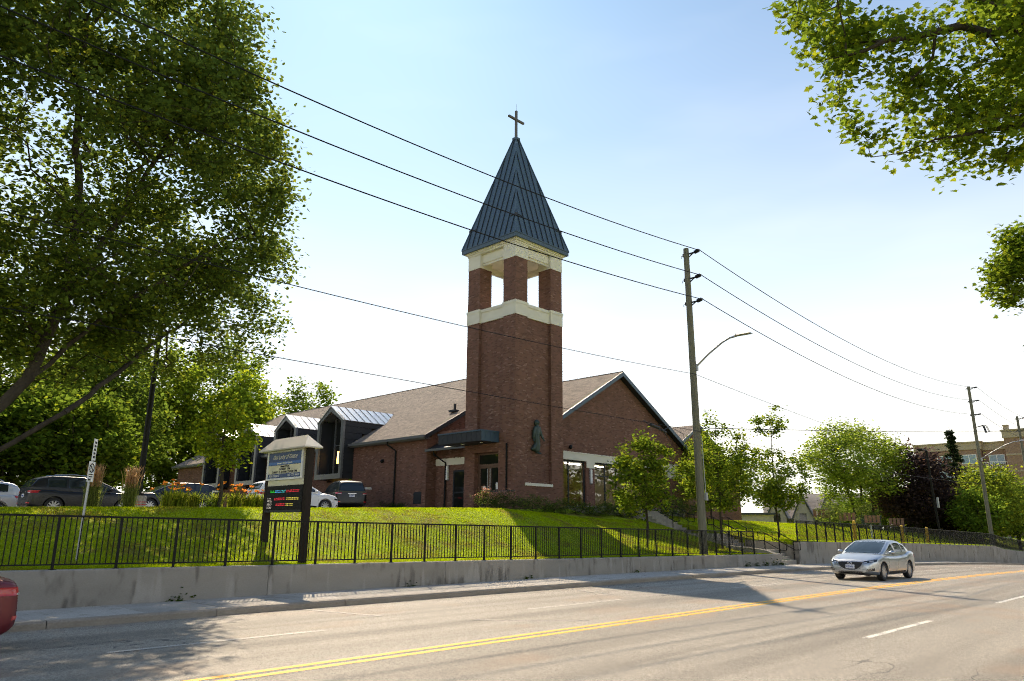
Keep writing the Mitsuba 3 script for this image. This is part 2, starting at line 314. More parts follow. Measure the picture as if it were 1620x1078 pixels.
# ------------------------------------------------------------------ street stairs
S = thing('concrete_stairs', 'concrete stairs climbing the lawn from the sidewalk to the church porch', 'stairs')
prev = None
ends = [y for y, z in STAIRS[1:]] + [26.6]
for (y, z), ye in zip(STAIRS, ends):
    add(S + ('__step' if ye - y < 0.5 else '__landing'), cat(box(STAIR_X0, STAIR_X1, y, ye + 0.02, z - 0.5, z - 0.04), box(STAIR_X0 - 0.0, STAIR_X1 + 0.0, y - 0.02, ye + 0.02, z - 0.04, z)), 'paving')
def stair_rail(x, ya, za, yb, zb, label_):
    k = thing('stair_handrail', label_, 'handrail', None)
    d = lambda t, h: (x, ya + (yb - ya) * t, za + (zb - za) * t + h)
    for h in (0.92, 0.50):
        add(k + '__rail', tube([(x, ya - 0.3, za + h), d(0.0, h), d(1, h), (x, yb + 0.3, zb + h)], 0.021, 8), 'black_paint', smooth=50)
    for t, y_, z_ in ((0, ya - 0.3, za), (1, yb + 0.3, zb)): add(k + '__end_loop', tube([(x, y_, z_ + 0.50), (x, y_, z_ + 0.92)], 0.021, 8), 'black_paint', smooth=50)
    for t in (0.06, 0.94): add(k + '__post', tube([(x, d(t, 0)[1], d(t, 0)[2] - 0.15), (x, d(t, 0)[1], d(t, 0.92)[2])], 0.024, 8), 'black_paint', smooth=50)
fl = [(STAIRS[0], STAIRS[3]), (STAIRS[4], STAIRS[8]), (STAIRS[9], STAIRS[16])]
names = ['lowest flight at the sidewalk', 'middle flight in the lawn', 'top flight below the porch']
for ((ya, za), (yb, zb)), nm in zip(fl, names):
    for x, sd in ((STAIR_X0 + 0.08, 'left'), (STAIR_X1 - 0.08, 'right')): stair_rail(x, ya, za, yb, zb, f'black handrail on the {sd} side of the {nm}')

# ------------------------------------------------------------------ church
CH = thing('church', 'red brick church with a tall bell tower, pointed blue metal spire and cross', 'church')
TX, TY, TW = 28.5, 27.8, 4.03
X1, Y1 = TX + TW, TY + TW
CX, CY = TX + TW / 2, TY + TW / 2
tw = CH + '__tower'
# shaft: core set back 0.2 with one metre corner piers, flush below the recess sills
r_ = 0.20
DZ = (2.4, 5.95)                              # door recess in the left face
core = [box(TX + r_, X1 - r_, TY + r_, Y1 - r_, 4.14, 13.53)]
for (a, b) in ((TX, TX + 0.98), (X1 - 1.02, X1)):
    for (c, d) in ((TY, TY + 0.98), (Y1 - 1.02, Y1)): core.append(box(a, b, c, d, 4.14, 13.53))
low = manifold3d.Manifold.cube((TW, TW, 1.74)).translate((TX, TY, 2.4))
def to_man(m): return manifold3d.Manifold(manifold3d.Mesh(np.asarray(m.vertices, np.float32), np.asarray(m.faces, np.uint32)))
def from_man(M): q = M.to_mesh(); return tri(q.vert_properties[:, :3], q.tri_verts)
shaft = to_man(core[0])
for c in core[1:]: shaft = shaft + to_man(c)
shaft = shaft + low
# left face below the canopy is flush, with the door recess cut in
shaft = shaft + to_man(box(TX, TX + 0.5, TY, Y1, 2.4, 6.9))
shaft = shaft - to_man(box(TX - 0.1, TX + 0.55, 29.05, 30.98, 2.4, 5.85))
add(tw, from_man(shaft), 'brick'); lab(tw, 'square brick bell tower')
# stone sill of the recess on the right face
add(tw + '__sill', box(TX + 0.82, X1 - 0.95, TY - 0.04, TY + 0.195, 3.99, 4.145), 'limestone')
# stone band under the belfry, proud at the corners
def ring(z0, z1, o): 
    return [box(TX - o, X1 + o, TY - o, Y1 + o, z0, z1)]
add(tw + '__stone_band', cat([box(TX + 0.12, X1 - 0.12, TY + 0.12, Y1 - 0.12, 13.53, 14.36), box(TX + 0.07, X1 - 0.07, TY + 0.07, Y1 - 0.07, 14.16, 14.33)] +
    [box(a, b, c, d, 13.53, z) for (a, b) in ((TX - .03, TX + 1.0), (X1 - 1.04, X1 + .03)) for (c, d) in ((TY - .03, TY + 1.0), (Y1 - 1.04, Y1 + .03)) for z in (14.2,)] +
    [box(a, b, c, d, 14.2, 14.365) for (a, b) in ((TX - .06, TX + 1.03), (X1 - 1.07, X1 + .06)) for (c, d) in ((TY - .06, TY + 1.03), (Y1 - 1.07, Y1 + .06))]), 'limestone')
for (a, b) in ((TX, TX + 0.98), (X1 - 1.02, X1)):
    for (c, d) in ((TY, TY + 0.98), (Y1 - 1.02, Y1)):
        add(tw + '__belfry_column', box(a, b, c, d, 14.365, 17.0), 'brick')
        add(tw + '__capital', box(a - 0.02, b + 0.02, c - 0.02, d + 0.02, 17.0, 17.86), 'limestone')
bm = []
for c in (TY + 0.15, Y1 - 0.45): bm.append(box(TX + 0.98, X1 - 1.02, c, c + 0.30, 17.30, 17.86)); bm.append(box(TX + 1.0, X1 - 1.04, c + 0.06, c + 0.24, 17.16, 17.30))
for c in (TX + 0.15, X1 - 0.45): bm.append(box(c, c + 0.30, TY + 0.98, Y1 - 1.02, 17.30, 17.86)); bm.append(box(c + 0.06, c + 0.24, TY + 1.0, Y1 - 1.04, 17.16, 17.30))
add(tw + '__lintel', cat(bm), 'limestone')
add(tw + '__ceiling', box(TX + 0.46, X1 - 0.46, TY + 0.46, Y1 - 0.46, 17.5, 17.56), 'limestone')
add(tw + '__cornice', cat(box(TX - 0.06, X1 + 0.06, TY - 0.06, Y1 + 0.06, 17.86, 17.97), box(TX - 0.13, X1 + 0.13, TY - 0.13, Y1 + 0.13, 17.97, 18.06), box(TX - 0.2, X1 + 0.2, TY - 0.2, Y1 + 0.2, 18.06, 18.14)), 'limestone')
# spire: fascia, four faces of standing seam panels, hip caps
sp = CH + '__spire'; o = 0.32; ZE, ZA, tr = 18.36, 26.02, 0.13
add(sp, cat(box(TX - o, X1 + o, TY - o, Y1 + o, 18.08, 18.34)), 'blue_metal'); lab(sp, 'steep dark blue standing seam metal spire')
half = TW / 2 + o
add(sp + '__drip_edge', box(CX - half - .03, CX + half + .03, CY - half - .03, CY + half + .03, 18.31, 18.36), 'blue_metal')
NP = 10
seam_v = []
for face in range(4):
    ca, sa = [(0, -1), (1, 0), (0, 1), (-1, 0)][face]
    nrm = np.array([ca, sa, 0.0]); tng = np.array([-sa, ca, 0.0])
    def pt(u, k): # u along the eave, k from 0 (eave) to 1 (apex)
        d = half + (tr - half) * k
        return np.array([CX, CY, 0]) + nrm * d + tng * u + np.array([0, 0, ZE + (ZA - ZE) * k])
    kmax = lambda u: min(1.0, max(0.0, (half - abs(u)) / (half - tr)))
    w = 2 * half / NP
    for i in range(NP):
        u0, u1 = -half + i * w, -half + (i + 1) * w
        us = [u0 + 0.012, u1 - 0.012]
        if u0 < -tr < u1: pass
        top = [(us[1], kmax(us[1])), (us[0], kmax(us[0]))]
        if us[0] < 0 < us[1]: top = [(us[1], kmax(us[1])), (tr, 1.0), (-tr, 1.0), (us[0], kmax(us[0]))] if us[1] > tr else top
        poly = [pt(us[0], 0), pt(us[1], 0)] + [pt(*t) for t in top]
        v = np.array(poly); f = [[0, j, j + 1] for j in range(1, len(v) - 1)]
        add(sp + '__panel', tri(v, f), 'blue_metal')
    for i in range(1, NP):                    # seams
        u = -half + i * w; k1 = kmax(u)
        if k1 < 0.04: continue
        sl = np.cross(tng, pt(0, 1) - pt(0, 0)); sl /= np.linalg.norm(sl)
        if sl @ nrm < 0: sl = -sl
        a, b = pt(u, 0.0), pt(u, k1); e = tng * 0.014
        v = [a - e, a + e, a + e + sl * .05, a - e + sl * .05, b - e, b + e, b + e + sl * .05, b - e + sl * .05]
        add(sp + '__seam', tri(v, [[0, 1, 2], [0, 2, 3], [0, 4, 5], [0, 5, 1], [1, 5, 6], [1, 6, 2], [2, 6, 7], [2, 7, 3], [3, 7, 4], [3, 4, 0], [4, 6, 5], [4, 7, 6]]), 'dark_metal')
for sx in (-1, 1):
    for sy in (-1, 1):
        add(sp + '__hip_cap', tube([(CX + sx * half, CY + sy * half, ZE + .01), (CX + sx * tr, CY + sy * tr, ZA)], 0.05, 6), 'blue_metal')
        q = np.array([CX + sx * (half - .35), CY + sy * (half - .35), ZE + 0.35 / (half - tr) * (ZA - ZE) * 1.0]); 
        add(sp + '__snow_guard', cat(tube([q + [sx * -.5, 0, .05], q + [sx * -.1, 0, .1]], .03, 5), tube([q + [0, sy * -.5, .05], q + [0, sy * -.1, .1]], .03, 5), box(q[0] - .06, q[0] + .06, q[1] - .06, q[1] + .06, q[2] - .05, q[2] + .12)), 'dark_metal')
add(sp + '__finial', box(CX - tr - .05, CX + tr + .05, CY - tr - .05, CY + tr + .05, ZA - .02, ZA + .13), 'blue_metal')
cr = CH + '__cross'
add(cr, cat(box(CX - .065, CX + .065, CY - .065, CY + .065, ZA + .13, 28.12), box(CX - .70, CX - .0655, CY - .063, CY + .063, 27.42, 27.55), box(CX + .0655, CX + .70, CY - .063, CY + .063, 27.42, 27.55)), 'cross_metal'); lab(cr, 'slim metal cross on top of the spire')
add(cr + '__lightning_rod', tube([(CX, CY, 28.12), (CX, CY, 28.62)], 0.012, 5), 'galvanised')
# tower door
dk = CH + '__tower_door'
XD = TX + 0.28
add(dk, cat(box(XD, XD + .08, 29.06, 29.16, 2.5, 5.84), box(XD, XD + .08, 30.86, 30.97, 2.5, 5.84), box(XD, XD + .08, 29.165, 30.855, 5.1, 5.22), box(XD, XD + .08, 29.165, 30.855, 5.74, 5.84), box(XD, XD + .08, 29.97, 30.05, 2.5, 5.095)), 'door_frame')
lab(dk, 'double glass door with a bronze frame and a transom in the tower')
add(dk + '__transom_pane', box(XD + .03, XD + .045, 29.16, 30.86, 5.22, 5.74), 'window_glass')
for a, b in ((29.165, 29.965), (30.055, 30.855)):
    add(dk + '__leaf_pane', box(XD + .03, XD + .045, a + .09, b - .09, 2.9, 5.0), 'window_glass')
    add(dk + '__leaf_frame', cat(box(XD + .012, XD + .07, a + .005, a + .09, 2.55, 5.09), box(XD + .012, XD + .07, b - .09, b - .005, 2.55, 5.09), box(XD + .012, XD + .07, a + .095, b - .095, 5.0, 5.09), box(XD + .012, XD + .07, a + .095, b - .095, 2.55, 2.9)), 'door_frame')
for y in (29.9, 30.12): add(dk + '__pull', tube([(XD - .06, y, 3.0), (XD - .06, y, 4.95)], .02, 8), 'galvanised')
for y, z, w_, h_ in ((30.45, 3.85, .22, .32), (29.42, 4.0, .2, .36), (29.42, 3.55, .25, .30)): add(dk + '__notice', box(XD + .020, XD + .026, y - w_ / 2, y + w_ / 2, z - h_ / 2, z + h_ / 2), 'white_paint')
add(CH + '__door_ledge', box(TX - .35, TX - .02, 27.75, 29.6, 2.2, 3.63), 'brick'); add(CH + '__door_ledge_cap', box(TX - .42, TX - .003, 27.7, 29.65, 3.63, 3.70), 'dark_metal')
# canopy over the door
cp = CH + '__canopy'
cx0, cy0, cy1 = TX - 1.35, 29.0, 32.6
add(cp, cat(box(cx0 + .03, TX - .005, cy0 + .03, cy1 - .03, 6.32, 6.9)), 'dark_metal'); lab(cp, 'flat dark metal canopy over the tower door')
n = 9
for i in range(n):
    a = cy0 + (cy1 - cy0) * i / n; add(cp + '__fascia_panel', box(cx0, cx0 + .028, a + .008, cy0 + (cy1 - cy0) * (i + 1) / n - .008, 6.33, 6.86), 'dark_metal')
for i in range(4):
    a = cx0 + 1.34 * i / 4; add(cp + '__fascia_panel', box(a + .008, a + 1.34 / 4 - .008, cy0 + .0, cy0 + .028, 6.33, 6.86), 'blue_metal')
add(cp + '__edge_trim', cat(box(cx0 - .04, TX - .006, cy0 - .04, cy1 + .04, 6.86, 6.93)), 'blue_metal')
for y in (29.7, 31.2): add(cp + '__downlight', rev([(0, 0), (.09, 0), (.09, .02), (0, .02)], 12, (TX - .7, y, 6.295)), 'white_paint')
add(CH + '__downspout', tube([(TX - .07, 28.35, 6.25), (TX - .07, 28.35, 3.7)], .045, 8), 'black_paint', smooth=50)

# front gable (parish hall) on the right
GY, GX, GZ, GH, GE = 29.0, 39.67, 12.0, 8.75, 6.98
slope = (GZ - GE) / GH
gw = CH + '__gable_wall'
zl = lambda x: GZ - .22 - slope * abs(x - GX)
xl, xr = X1 - .1, GX + GH - .45
wall = to_man(extr_xz([(xl, 2.4), (xr, 2.4), (xr, zl(xr)), (GX, zl(GX)), (xl, zl(xl))], GY, GY + .35))
for a, b in ((33.2, 36.1), (36.95, 42.6)): wall = wall - to_man(box(a, b, GY - .1, GY + .5, 2.95, 5.8))
add(gw, from_man(wall), 'brick')
add(CH + '__side_wall', box(xr - .35, xr - .002, GY + .352, 60, 2.4, zl(xr)), 'brick')
add(gw + '__stone_lintel', cat(box(X1 + .002, 44.9, GY - .06, GY + .2, 5.80, 6.22), box(X1 + .002, 44.95, GY - .1, GY + .2, 6.22, 6.29)), 'limestone')
add(gw + '__pier_cap', box(36.12, 36.93, GY - .05, GY + .2, 5.40, 5.797), 'limestone')
add(gw + '__stone_panel', box(44.95, 47.6, GY - .05, GY + .2, 5.25, 6.26), 'limestone')
for a, b in ((33.2, 36.1), (36.95, 42.6)):
    wk = numf(CH + '__hall_window')
    bars = [box(a, b, GY + .12, GY + .2, 5.70, 5.80), box(a, b, GY + .12, GY + .2, 2.95, 3.05)]
    mull = [a + .04, b - .04] + ([a + 1.35] if b < 37 else [a + 1.2, a + 2.4, a + 3.45, a + 4.6])
    for mx in mull: bars.append(box(mx - .04, mx + .04, GY + .121, GY + .199, 3.05, 5.70))
    if b > 37: bars.append(box(a + .08, b - .08, GY + .125, GY + .195, 4.95, 5.03))
    scene[wk] = mikit.ply(cat(bars), 'dark_metal')
    ms = sorted(mull)
    for p, q in zip(ms, ms[1:]): add(wk + '__pane', box(p + .04, q - .04, GY + .155, GY + .163, 3.05, 5.70), 'pane')
ik = CH + '__hall_interior'
add(ik, cat(box(33.0, 44, 36.0, 36.1, 2.94, 6.0), box(33.0, 44, GY + .4, 36, 6.0, 6.1), box(32.9, 33.0, GY + .4, 36, 2.9, 6.2), box(44, 44.1, GY + .4, 36, 2.9, 6.2)), 'room_plaster'); add(ik + '__floor', box(33.0, 44, GY + .4, 36, 2.85, 2.93), 'room_carpet')
lab(ik, 'dim hall interior behind the glass')
for x in (34.0, 37.9, 40.5): add(ik + '__ceiling_light', box(x - .15, x + 1.3, 32.0, 32.14, 5.93, 5.99), 'white_paint', emitter=emitter((5.5, 4.6, 3.2)))
rk = CH + '__hall_roof'
def roof_slab(x0, z0, x1_, z1, y0, y1, t=.14):
    return slab4([(x0, y0, z0), (x1_, y0, z1), (x1_, y1, z1), (x0, y1, z0)] if x1_ > x0 else [(x1_, y0, z1), (x0, y0, z0), (x0, y1, z0), (x1_, y1, z1)], t)
yb = 48.0
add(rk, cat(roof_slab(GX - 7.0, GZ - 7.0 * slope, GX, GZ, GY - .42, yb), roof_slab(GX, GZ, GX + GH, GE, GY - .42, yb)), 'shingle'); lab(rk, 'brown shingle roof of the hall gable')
for x0, x1_ in ((GX - 6.98, GX), (GX, GX + GH + .05)):
    z0, z1 = GZ - slope * abs(x0 - GX), GZ - slope * abs(x1_ - GX)
    add(rk + '__rake_fascia', extr_xz([(x0, z0 - .30), (x1_, z1 - .30), (x1_, z1 - .005), (x0, z0 - .005)], GY - .48, GY - .422), 'blue_metal')
    add(rk + '__soffit', extr_xz([(x0, z0 - .26), (x1_, z1 - .26), (x1_, z1 - .20), (x0, z0 - .20)], GY - .42, GY - .003), 'dark_metal')
add(rk + '__ridge_cap', tube([(GX, GY - .44, GZ + .0), (GX, yb, GZ + .0)], .05, 6), 'shingle')
add(CH + '__downspout', tube([(X1 + .12, GY - .07, 9.1), (X1 + .12, GY - .07, 8.3)], .05, 8), 'black_paint', smooth=50)
add(CH + '__porch', cat(box(33.0, 43.6, 26.75, GY - .002, 1.6, 2.93), box(32.96, 43.64, 26.7, GY - .003, 2.93, 3.0)), 'concrete')

# nave
NX, NY0, NY1, NR, NZE, NZR = 29.0, 35.9, 74.2, 39.3, 7.30, 13.5
ns = (NZR - NZE) / (NR - (NX - .4))
nw = CH + '__nave_wall'
wl = to_man(box(NX, NX + .4, NY0, NY1, 2.4, NZE - .05))
DORM = [(45.6, 10.1), (52.0, 10.1), (58.15, 10.0), (64.6, 10.1)]; DW = 1.68; DX = 28.0
for yc, za in DORM: wl = wl - to_man(box(NX - .1, NX + .6, yc - DW + .15, yc + DW - .15, 4.8, 8))
add(nw, from_man(wl), 'brick')
zr_ = lambda x: NZE - .1 + ns * (x - (NX - .4))
add(CH + '__nave_gable_wall', extr_xz([(NX + .402, 2.4), (NR + 9, 2.4), (NR + 9, zr_(NX + 1.0)), (NR, zr_(NR) - .12), (NX + .402, zr_(NX + .4) - .12)], NY0, NY0 + .35), 'brick')
add(CH + '__nave_end_wall', extr_xz([(NX + .402, 2.4), (NR + 9, 2.4), (NR + 9, zr_(NX + 1.0)), (NR, zr_(NR) - .12), (NX + .402, zr_(NX + .4) - .12)], NY1 - .35, NY1 - .01), 'brick')
nr = CH + '__nave_roof'
def nz(x): return NZE + ns * (x - (NX - .4))
XS = NX + .06
ys = [NY0 - .3] + [v for yc, _ in DORM for v in (yc - DW - .02, yc + DW + .02)] + [NY1 + .4]
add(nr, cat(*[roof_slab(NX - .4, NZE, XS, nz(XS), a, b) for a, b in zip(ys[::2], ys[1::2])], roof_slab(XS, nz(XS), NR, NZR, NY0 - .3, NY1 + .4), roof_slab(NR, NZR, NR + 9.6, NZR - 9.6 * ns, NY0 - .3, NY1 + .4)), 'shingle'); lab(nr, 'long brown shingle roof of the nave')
add(nr + '__rake_fascia', extr_xz([(NX - .42, NZE - .28), (NR, NZR - .26), (NR, NZR + .02), (NX - .42, NZE + .01)], NY0 - .36, NY0 - .302), 'dark_metal')
add(nr + '__ridge_cap', tube([(NR, NY0 - .3, NZR), (NR, NY1 + .4, NZR)], .06, 6), 'shingle')
ys = [NY0 - .3] + [v for yc, _ in DORM for v in (yc - DW - .02, yc + DW + .02)] + [NY1 + .4]
for a, b in zip(ys[::2], ys[1::2]):
    add(nr + '__gutter', cat(box(NX - .56, NX - .40, a, b, NZE - .17, NZE - .005), box(NX - .40, NX - .003, a, b, NZE - .24, NZE - .17)), 'grey_metal')
add(CH + '__vent_pipe', cat(tube([(31.9, 36.7, nz(31.9) - .1), (31.9, 36.7, nz(31.9) + .55)], .09, 8), box(31.6, 32.2, 36.4, 37.0, nz(31.9) - .02, nz(31.9) + .1)), 'dark_metal')
add(CH + '__downspout', tube([(NX - .48, 39.4, NZE - .15), (NX - .48, 39.4, NZE - .35), (NX - .08, 39.0, NZE - .75), (NX - .08, 39.0, 2.7)], .055, 8), 'black_paint', smooth=50)
add(CH + '__vent_grille', cat([box(NX - .04, NX - .005, 36.35, 37.0, 3.2 + .09 * k, 3.25 + .09 * k) for k in range(7)] + [box(NX - .02, NX - .001, 36.3, 37.05, 3.15, 3.87)]), 'dark_metal')
# dormers
for i, (yc, za) in enumerate(DORM):
    d = numf(CH + '__dormer'); zs = za - 1.08; zb = 4.95; t = .30
    front = to_man(extr_yz([(yc - DW, zb), (yc + DW, zb), (yc + DW, zs), (yc, za), (yc - DW, zs)], DX, DX + .16))
    hole = to_man(extr_yz([(yc - DW + t, zb + .35), (yc + DW - t, zb + .35), (yc + DW - t, zs - .1), (yc, za - t * 1.35), (yc - DW + t, zs - .1)], DX - .1, DX + .3))
    scene[d] = mikit.ply(from_man(front - hole), 'grey_metal'); lab(d, ['nearest dark metal dormer window', 'second dark metal dormer window', 'third dark metal dormer window', 'farthest dark metal dormer window'][i])
    xe = NX - .4 + (zs - NZE) / ns; xr2 = NX - .4 + (za - NZE) / ns
    for s in (-1, 1):                     # side cladding boards
        y_ = yc + s * (DW - .06)
        nb = 9
        for k in range(nb):
            z0 = zb + (zs - zb) * k / nb; z1 = zb + (zs - zb) * (k + 1) / nb - .02
            x_end = max(NX + .001, NX - .4 + (z0 - NZE) / ns + .35) if z0 > NZE - .4 else NX - .002
            add(d + '__cladding_board', box(DX + .161, x_end, y_ - .045, y_ + .045, z0, z1), 'dark_metal')
    add(d + '__reveal', cat(*[box(DX + .161, NX + .35, yc + s * (DW - t) - .03, yc + s * (DW - t) + .03, zb + .3, zs + .1) for s in (-1, 1)], box(DX + .161, NX + .35, yc - DW + t, yc + DW - t, zb + .28, zb + .345)), 'dark_metal')
    gl = [(yc - DW + t + .04, zb + .36), (yc + DW - t - .04, zb + .36), (yc + DW - t - .04, zs - .12), (yc, za - t * 1.5), (yc - DW + t + .04, zs - .12)]
    add(d + '__pane', extr_yz(gl, NX - .02, NX - .008), 'window_glass')
    mb = []
    for yy in (yc - .55, yc + .75): mb.append(box(NX - .10, NX - .021, yy - .045, yy + .045, zb + .36, zs + .45))
    mb.append(box(NX - .09, NX - .022, yc - .505, yc + .705, 7.35, 7.42))
    add(d + '__mullion', cat(mb), 'grey_metal')
    for s in (-1, 1):                     # standing seam roof panels
        npan = 9
        for k in range(npan):
            xa, xb = DX - .06 + (xr2 - DX) * k / npan, DX - .06 + (xr2 - DX) * (k + 1) / npan - .012
            # lower edge ends where the panel meets the nave roof
            zlo = zs - .06; zhi = za + .02
            f_at = lambda x: max(0.0, min(1.0, (nz(x) - zlo) / (zhi - zlo))) if x > xe else 0.0
            pa, pb = f_at(xa), f_at(xb)
            P_ = lambda x, q: np.array([x, yc + s * (DW + .05) * (1 - q), zlo + (zhi - zlo) * q])
            if pa > .97: continue
            c = [P_(xa, pa), P_(xb, min(pb, .985)), P_(xb, 1), P_(xa, 1)]
            if s > 0: c = c[::-1]
            add(d + '__roof_panel', slab4(c, .05), 'bright_metal')
            a, b = P_(xb + .006, pb), P_(xb + .006, 1)
            if np.linalg.norm(b - a) > .1: add(d + '__roof_seam', tube([a + [0, 0, .02], b + [0, 0, .02]], .022, 4), 'dark_metal')
add(CH + '__lit_lamp', box(NX + .05, NX + .06, 45.9, 46.15, 6.0, 7.0), 'white_paint') if False else None
add(CH + '__dormer__lit_lamp', box(NX - .035, NX - .0225, 45.78, 46.0, 6.1, 6.98), 'white_paint', emitter=emitter((1.5, .75, .12)))
# recessed side entry between nave and tower
add(CH + '__entry_wall', box(29.8, 30.1, Y1 + .002, NY0 - .002, 2.4, 7.6), 'brick')
add(CH + '__entry_lintel', box(29.74, 29.799, Y1 + .01, NY0 - .01, 5.46, 5.88), 'limestone')
er = CH + '__entry_roof'
add(er, slab4([(29.0, Y1 + .003, 6.45), (29.0, NY0 + .05, 6.45), (30.6, NY0 - .003, 7.3), (30.6, Y1 + .003, 7.3)][::-1], .12), 'dark_metal')
add(er + '__gutter', box(28.9, 29.02, Y1 + .004, NY0 + .1, 6.3, 6.44), 'grey_metal')
add(CH + '__downspout', tube([(29.06, 35.3, 6.32), (29.06, 35.3, 6.1), (29.7, 34.9, 5.6), (29.7, 34.9, 2.8)], .055, 8), 'black_paint', smooth=50)
ed = CH + '__entry_door'
add(ed, cat(box(29.74, 29.799, 32.9, 33.0, 2.5, 5.12), box(29.74, 29.799, 34.1, 34.2, 2.5, 5.12), box(29.74, 29.799, 33.0, 34.1, 5.0, 5.12), box(29.75, 29.799, 33.01, 34.09, 3.75, 3.83)), 'dark_metal'); lab(ed, 'glazed side door in a dark frame between nave and tower')
add(ed + '__pane', box(29.77, 29.798, 33.0, 34.1, 2.55, 4.995), 'window_glass')

# second gabled wing far behind on the right
g2 = dict(y=38.6, x=65.8, z=12.0, h=8.7, e=7.0)
s2 = (g2['z'] - g2['e']) / g2['h']
wing = thing('parish_wing', 'gabled brick wing right of the church, half hidden behind the utility pole', 'building')
xa, xb = g2['x'] - g2['h'] + .4, g2['x'] + g2['h'] - .4
wm = to_man(extr_xz([(xa, 1.9), (xb, 1.9), (xb, g2['e'] - .2), (g2['x'], g2['z'] - .25), (xa, g2['e'] - .2)], g2['y'], g2['y'] + .4))
WIN = [(65.9, 7.55), (66.0, 4.7)]
for wx, wz in WIN: wm = wm - to_man(box(wx - .55, wx + .55, g2['y'] - .1, g2['y'] + .5, wz - .6, wz + .6))
add(wing + '__wall', from_man(wm), 'brick')
add(wing + '__side_wall', box(xa, xa + .3, g2['y'] + .402, 60, 1.9, g2['e'] - .2), 'brick')
rf = add(wing + '__roof', cat(roof_slab(g2['x'] - g2['h'], g2['e'], g2['x'], g2['z'], g2['y'] - .4, 62), roof_slab(g2['x'], g2['z'], g2['x'] + g2['h'], g2['e'], g2['y'] - .4, 62)), 'shingle')
for s in (-1, 1):
    add(rf + '__rake_fascia', extr_xz([(g2['x'] + s * g2['h'], g2['e'] - .3), (g2['x'], g2['z'] - .3), (g2['x'], g2['z'] + .02), (g2['x'] + s * g2['h'], g2['e'] + .02)], g2['y'] - .46, g2['y'] - .402), 'blue_metal')
for wx, wz in WIN:
    w = add(wing + '__window', cat(box(wx - .55, wx - .45, g2['y'] + .1, g2['y'] + .2, wz - .6, wz + .6), box(wx + .45, wx + .55, g2['y'] + .1, g2['y'] + .2, wz - .6, wz + .6), box(wx - .45, wx + .45, g2['y'] + .1, g2['y'] + .2, wz + .5, wz + .6), box(wx - .45, wx + .45, g2['y'] + .1, g2['y'] + .2, wz - .6, wz - .5), box(wx - .04, wx + .04, g2['y'] + .1, g2['y'] + .2, wz - .5, wz + .5)), 'white_paint')
    add(w + '__pane', box(wx - .45, wx + .45, g2['y'] + .14, g2['y'] + .16, wz - .5, wz + .5), 'window_glass')

# ------------------------------------------------------------------ trees and plants
def leaf_shape(kind):
    if kind == 'maple':           # five lobes, tip along +y, about 1 long; slightly folded
        o = np.array([(0, -.12), (.16, -.02), (.42, -.08), (.33, .16), (.58, .36), (.30, .40), (.26, .52), (0, .95), (-.26, .52), (-.30, .40), (-.58, .36), (-.33, .16), (-.42, -.08), (-.16, -.02)])
        v = np.c_[o, .10 * np.abs(o[:, 0])]; v = np.vstack([v, [0, .2, -.02]]); n = len(o)
        return v, np.array([[n, i, (i + 1) % n] for i in range(n)])
    if kind == 'maple_low':
        v = np.array([(0, -.1, 0), (.5, .05, .07), (.48, .45, .06), (0, .9, 0), (-.48, .45, .06), (-.5, .05, .07)])
        return v, np.array([[0, 1, 2], [0, 2, 3], [0, 3, 4], [0, 4, 5]])
    v = np.array([(0, 0, 0), (.30, .45, .05), (0, 1, 0), (-.30, .45, .05)])
    return v, np.array([[0, 1, 2], [0, 2, 3]])
def scatter_leaves(pts, kind, size, col, r, droop=0.5, colvar=0.25, yellow=0.12, up=0.75):
    """leaves at pts (n x 3): one mesh with a dye colour per leaf"""
    bv, bf = leaf_shape(kind); n = len(pts)
    az = r.uniform(0, 2 * np.pi, n); s = size * r.uniform(.65, 1.25, n)
    d = np.stack([np.cos(az), np.sin(az), -droop * r.uniform(-.3, 1.3, n)], 1); d /= np.linalg.norm(d, axis=1, keepdims=True)
    nn = np.stack([r.normal(0, .55, n), r.normal(0, .55, n), np.full(n, up)], 1)
    nn -= (nn * d).sum(1, keepdims=True) * d; nn /= np.linalg.norm(nn, axis=1, keepdims=True)
    x = np.cross(d, nn)
    v = pts[:, None] + s[:, None, None] * (bv[None, :, :1] * x[:, None] + bv[None, :, 1:2] * d[:, None] + bv[None, :, 2:] * nn[:, None])
    f = bf[None] + (np.arange(n) * len(bv))[:, None, None]
    c = np.asarray(col)[None] * (1 + colvar * r.normal(0, 1, (n, 1))).clip(.4, 1.8)
    y = r.uniform(0, 1, (n, 1)) < yellow; c = np.where(y, c * [1.7, 1.35, .8], c)
    return tri(v.reshape(-1, 3), f.reshape(-1, 3)), np.repeat(c.clip(.005, .8), len(bv), 0)
def add_leaves(key, pts, *a, **k):
    m, c = scatter_leaves(pts, *a, **k); return add(key, m, 'leaf', color=c)
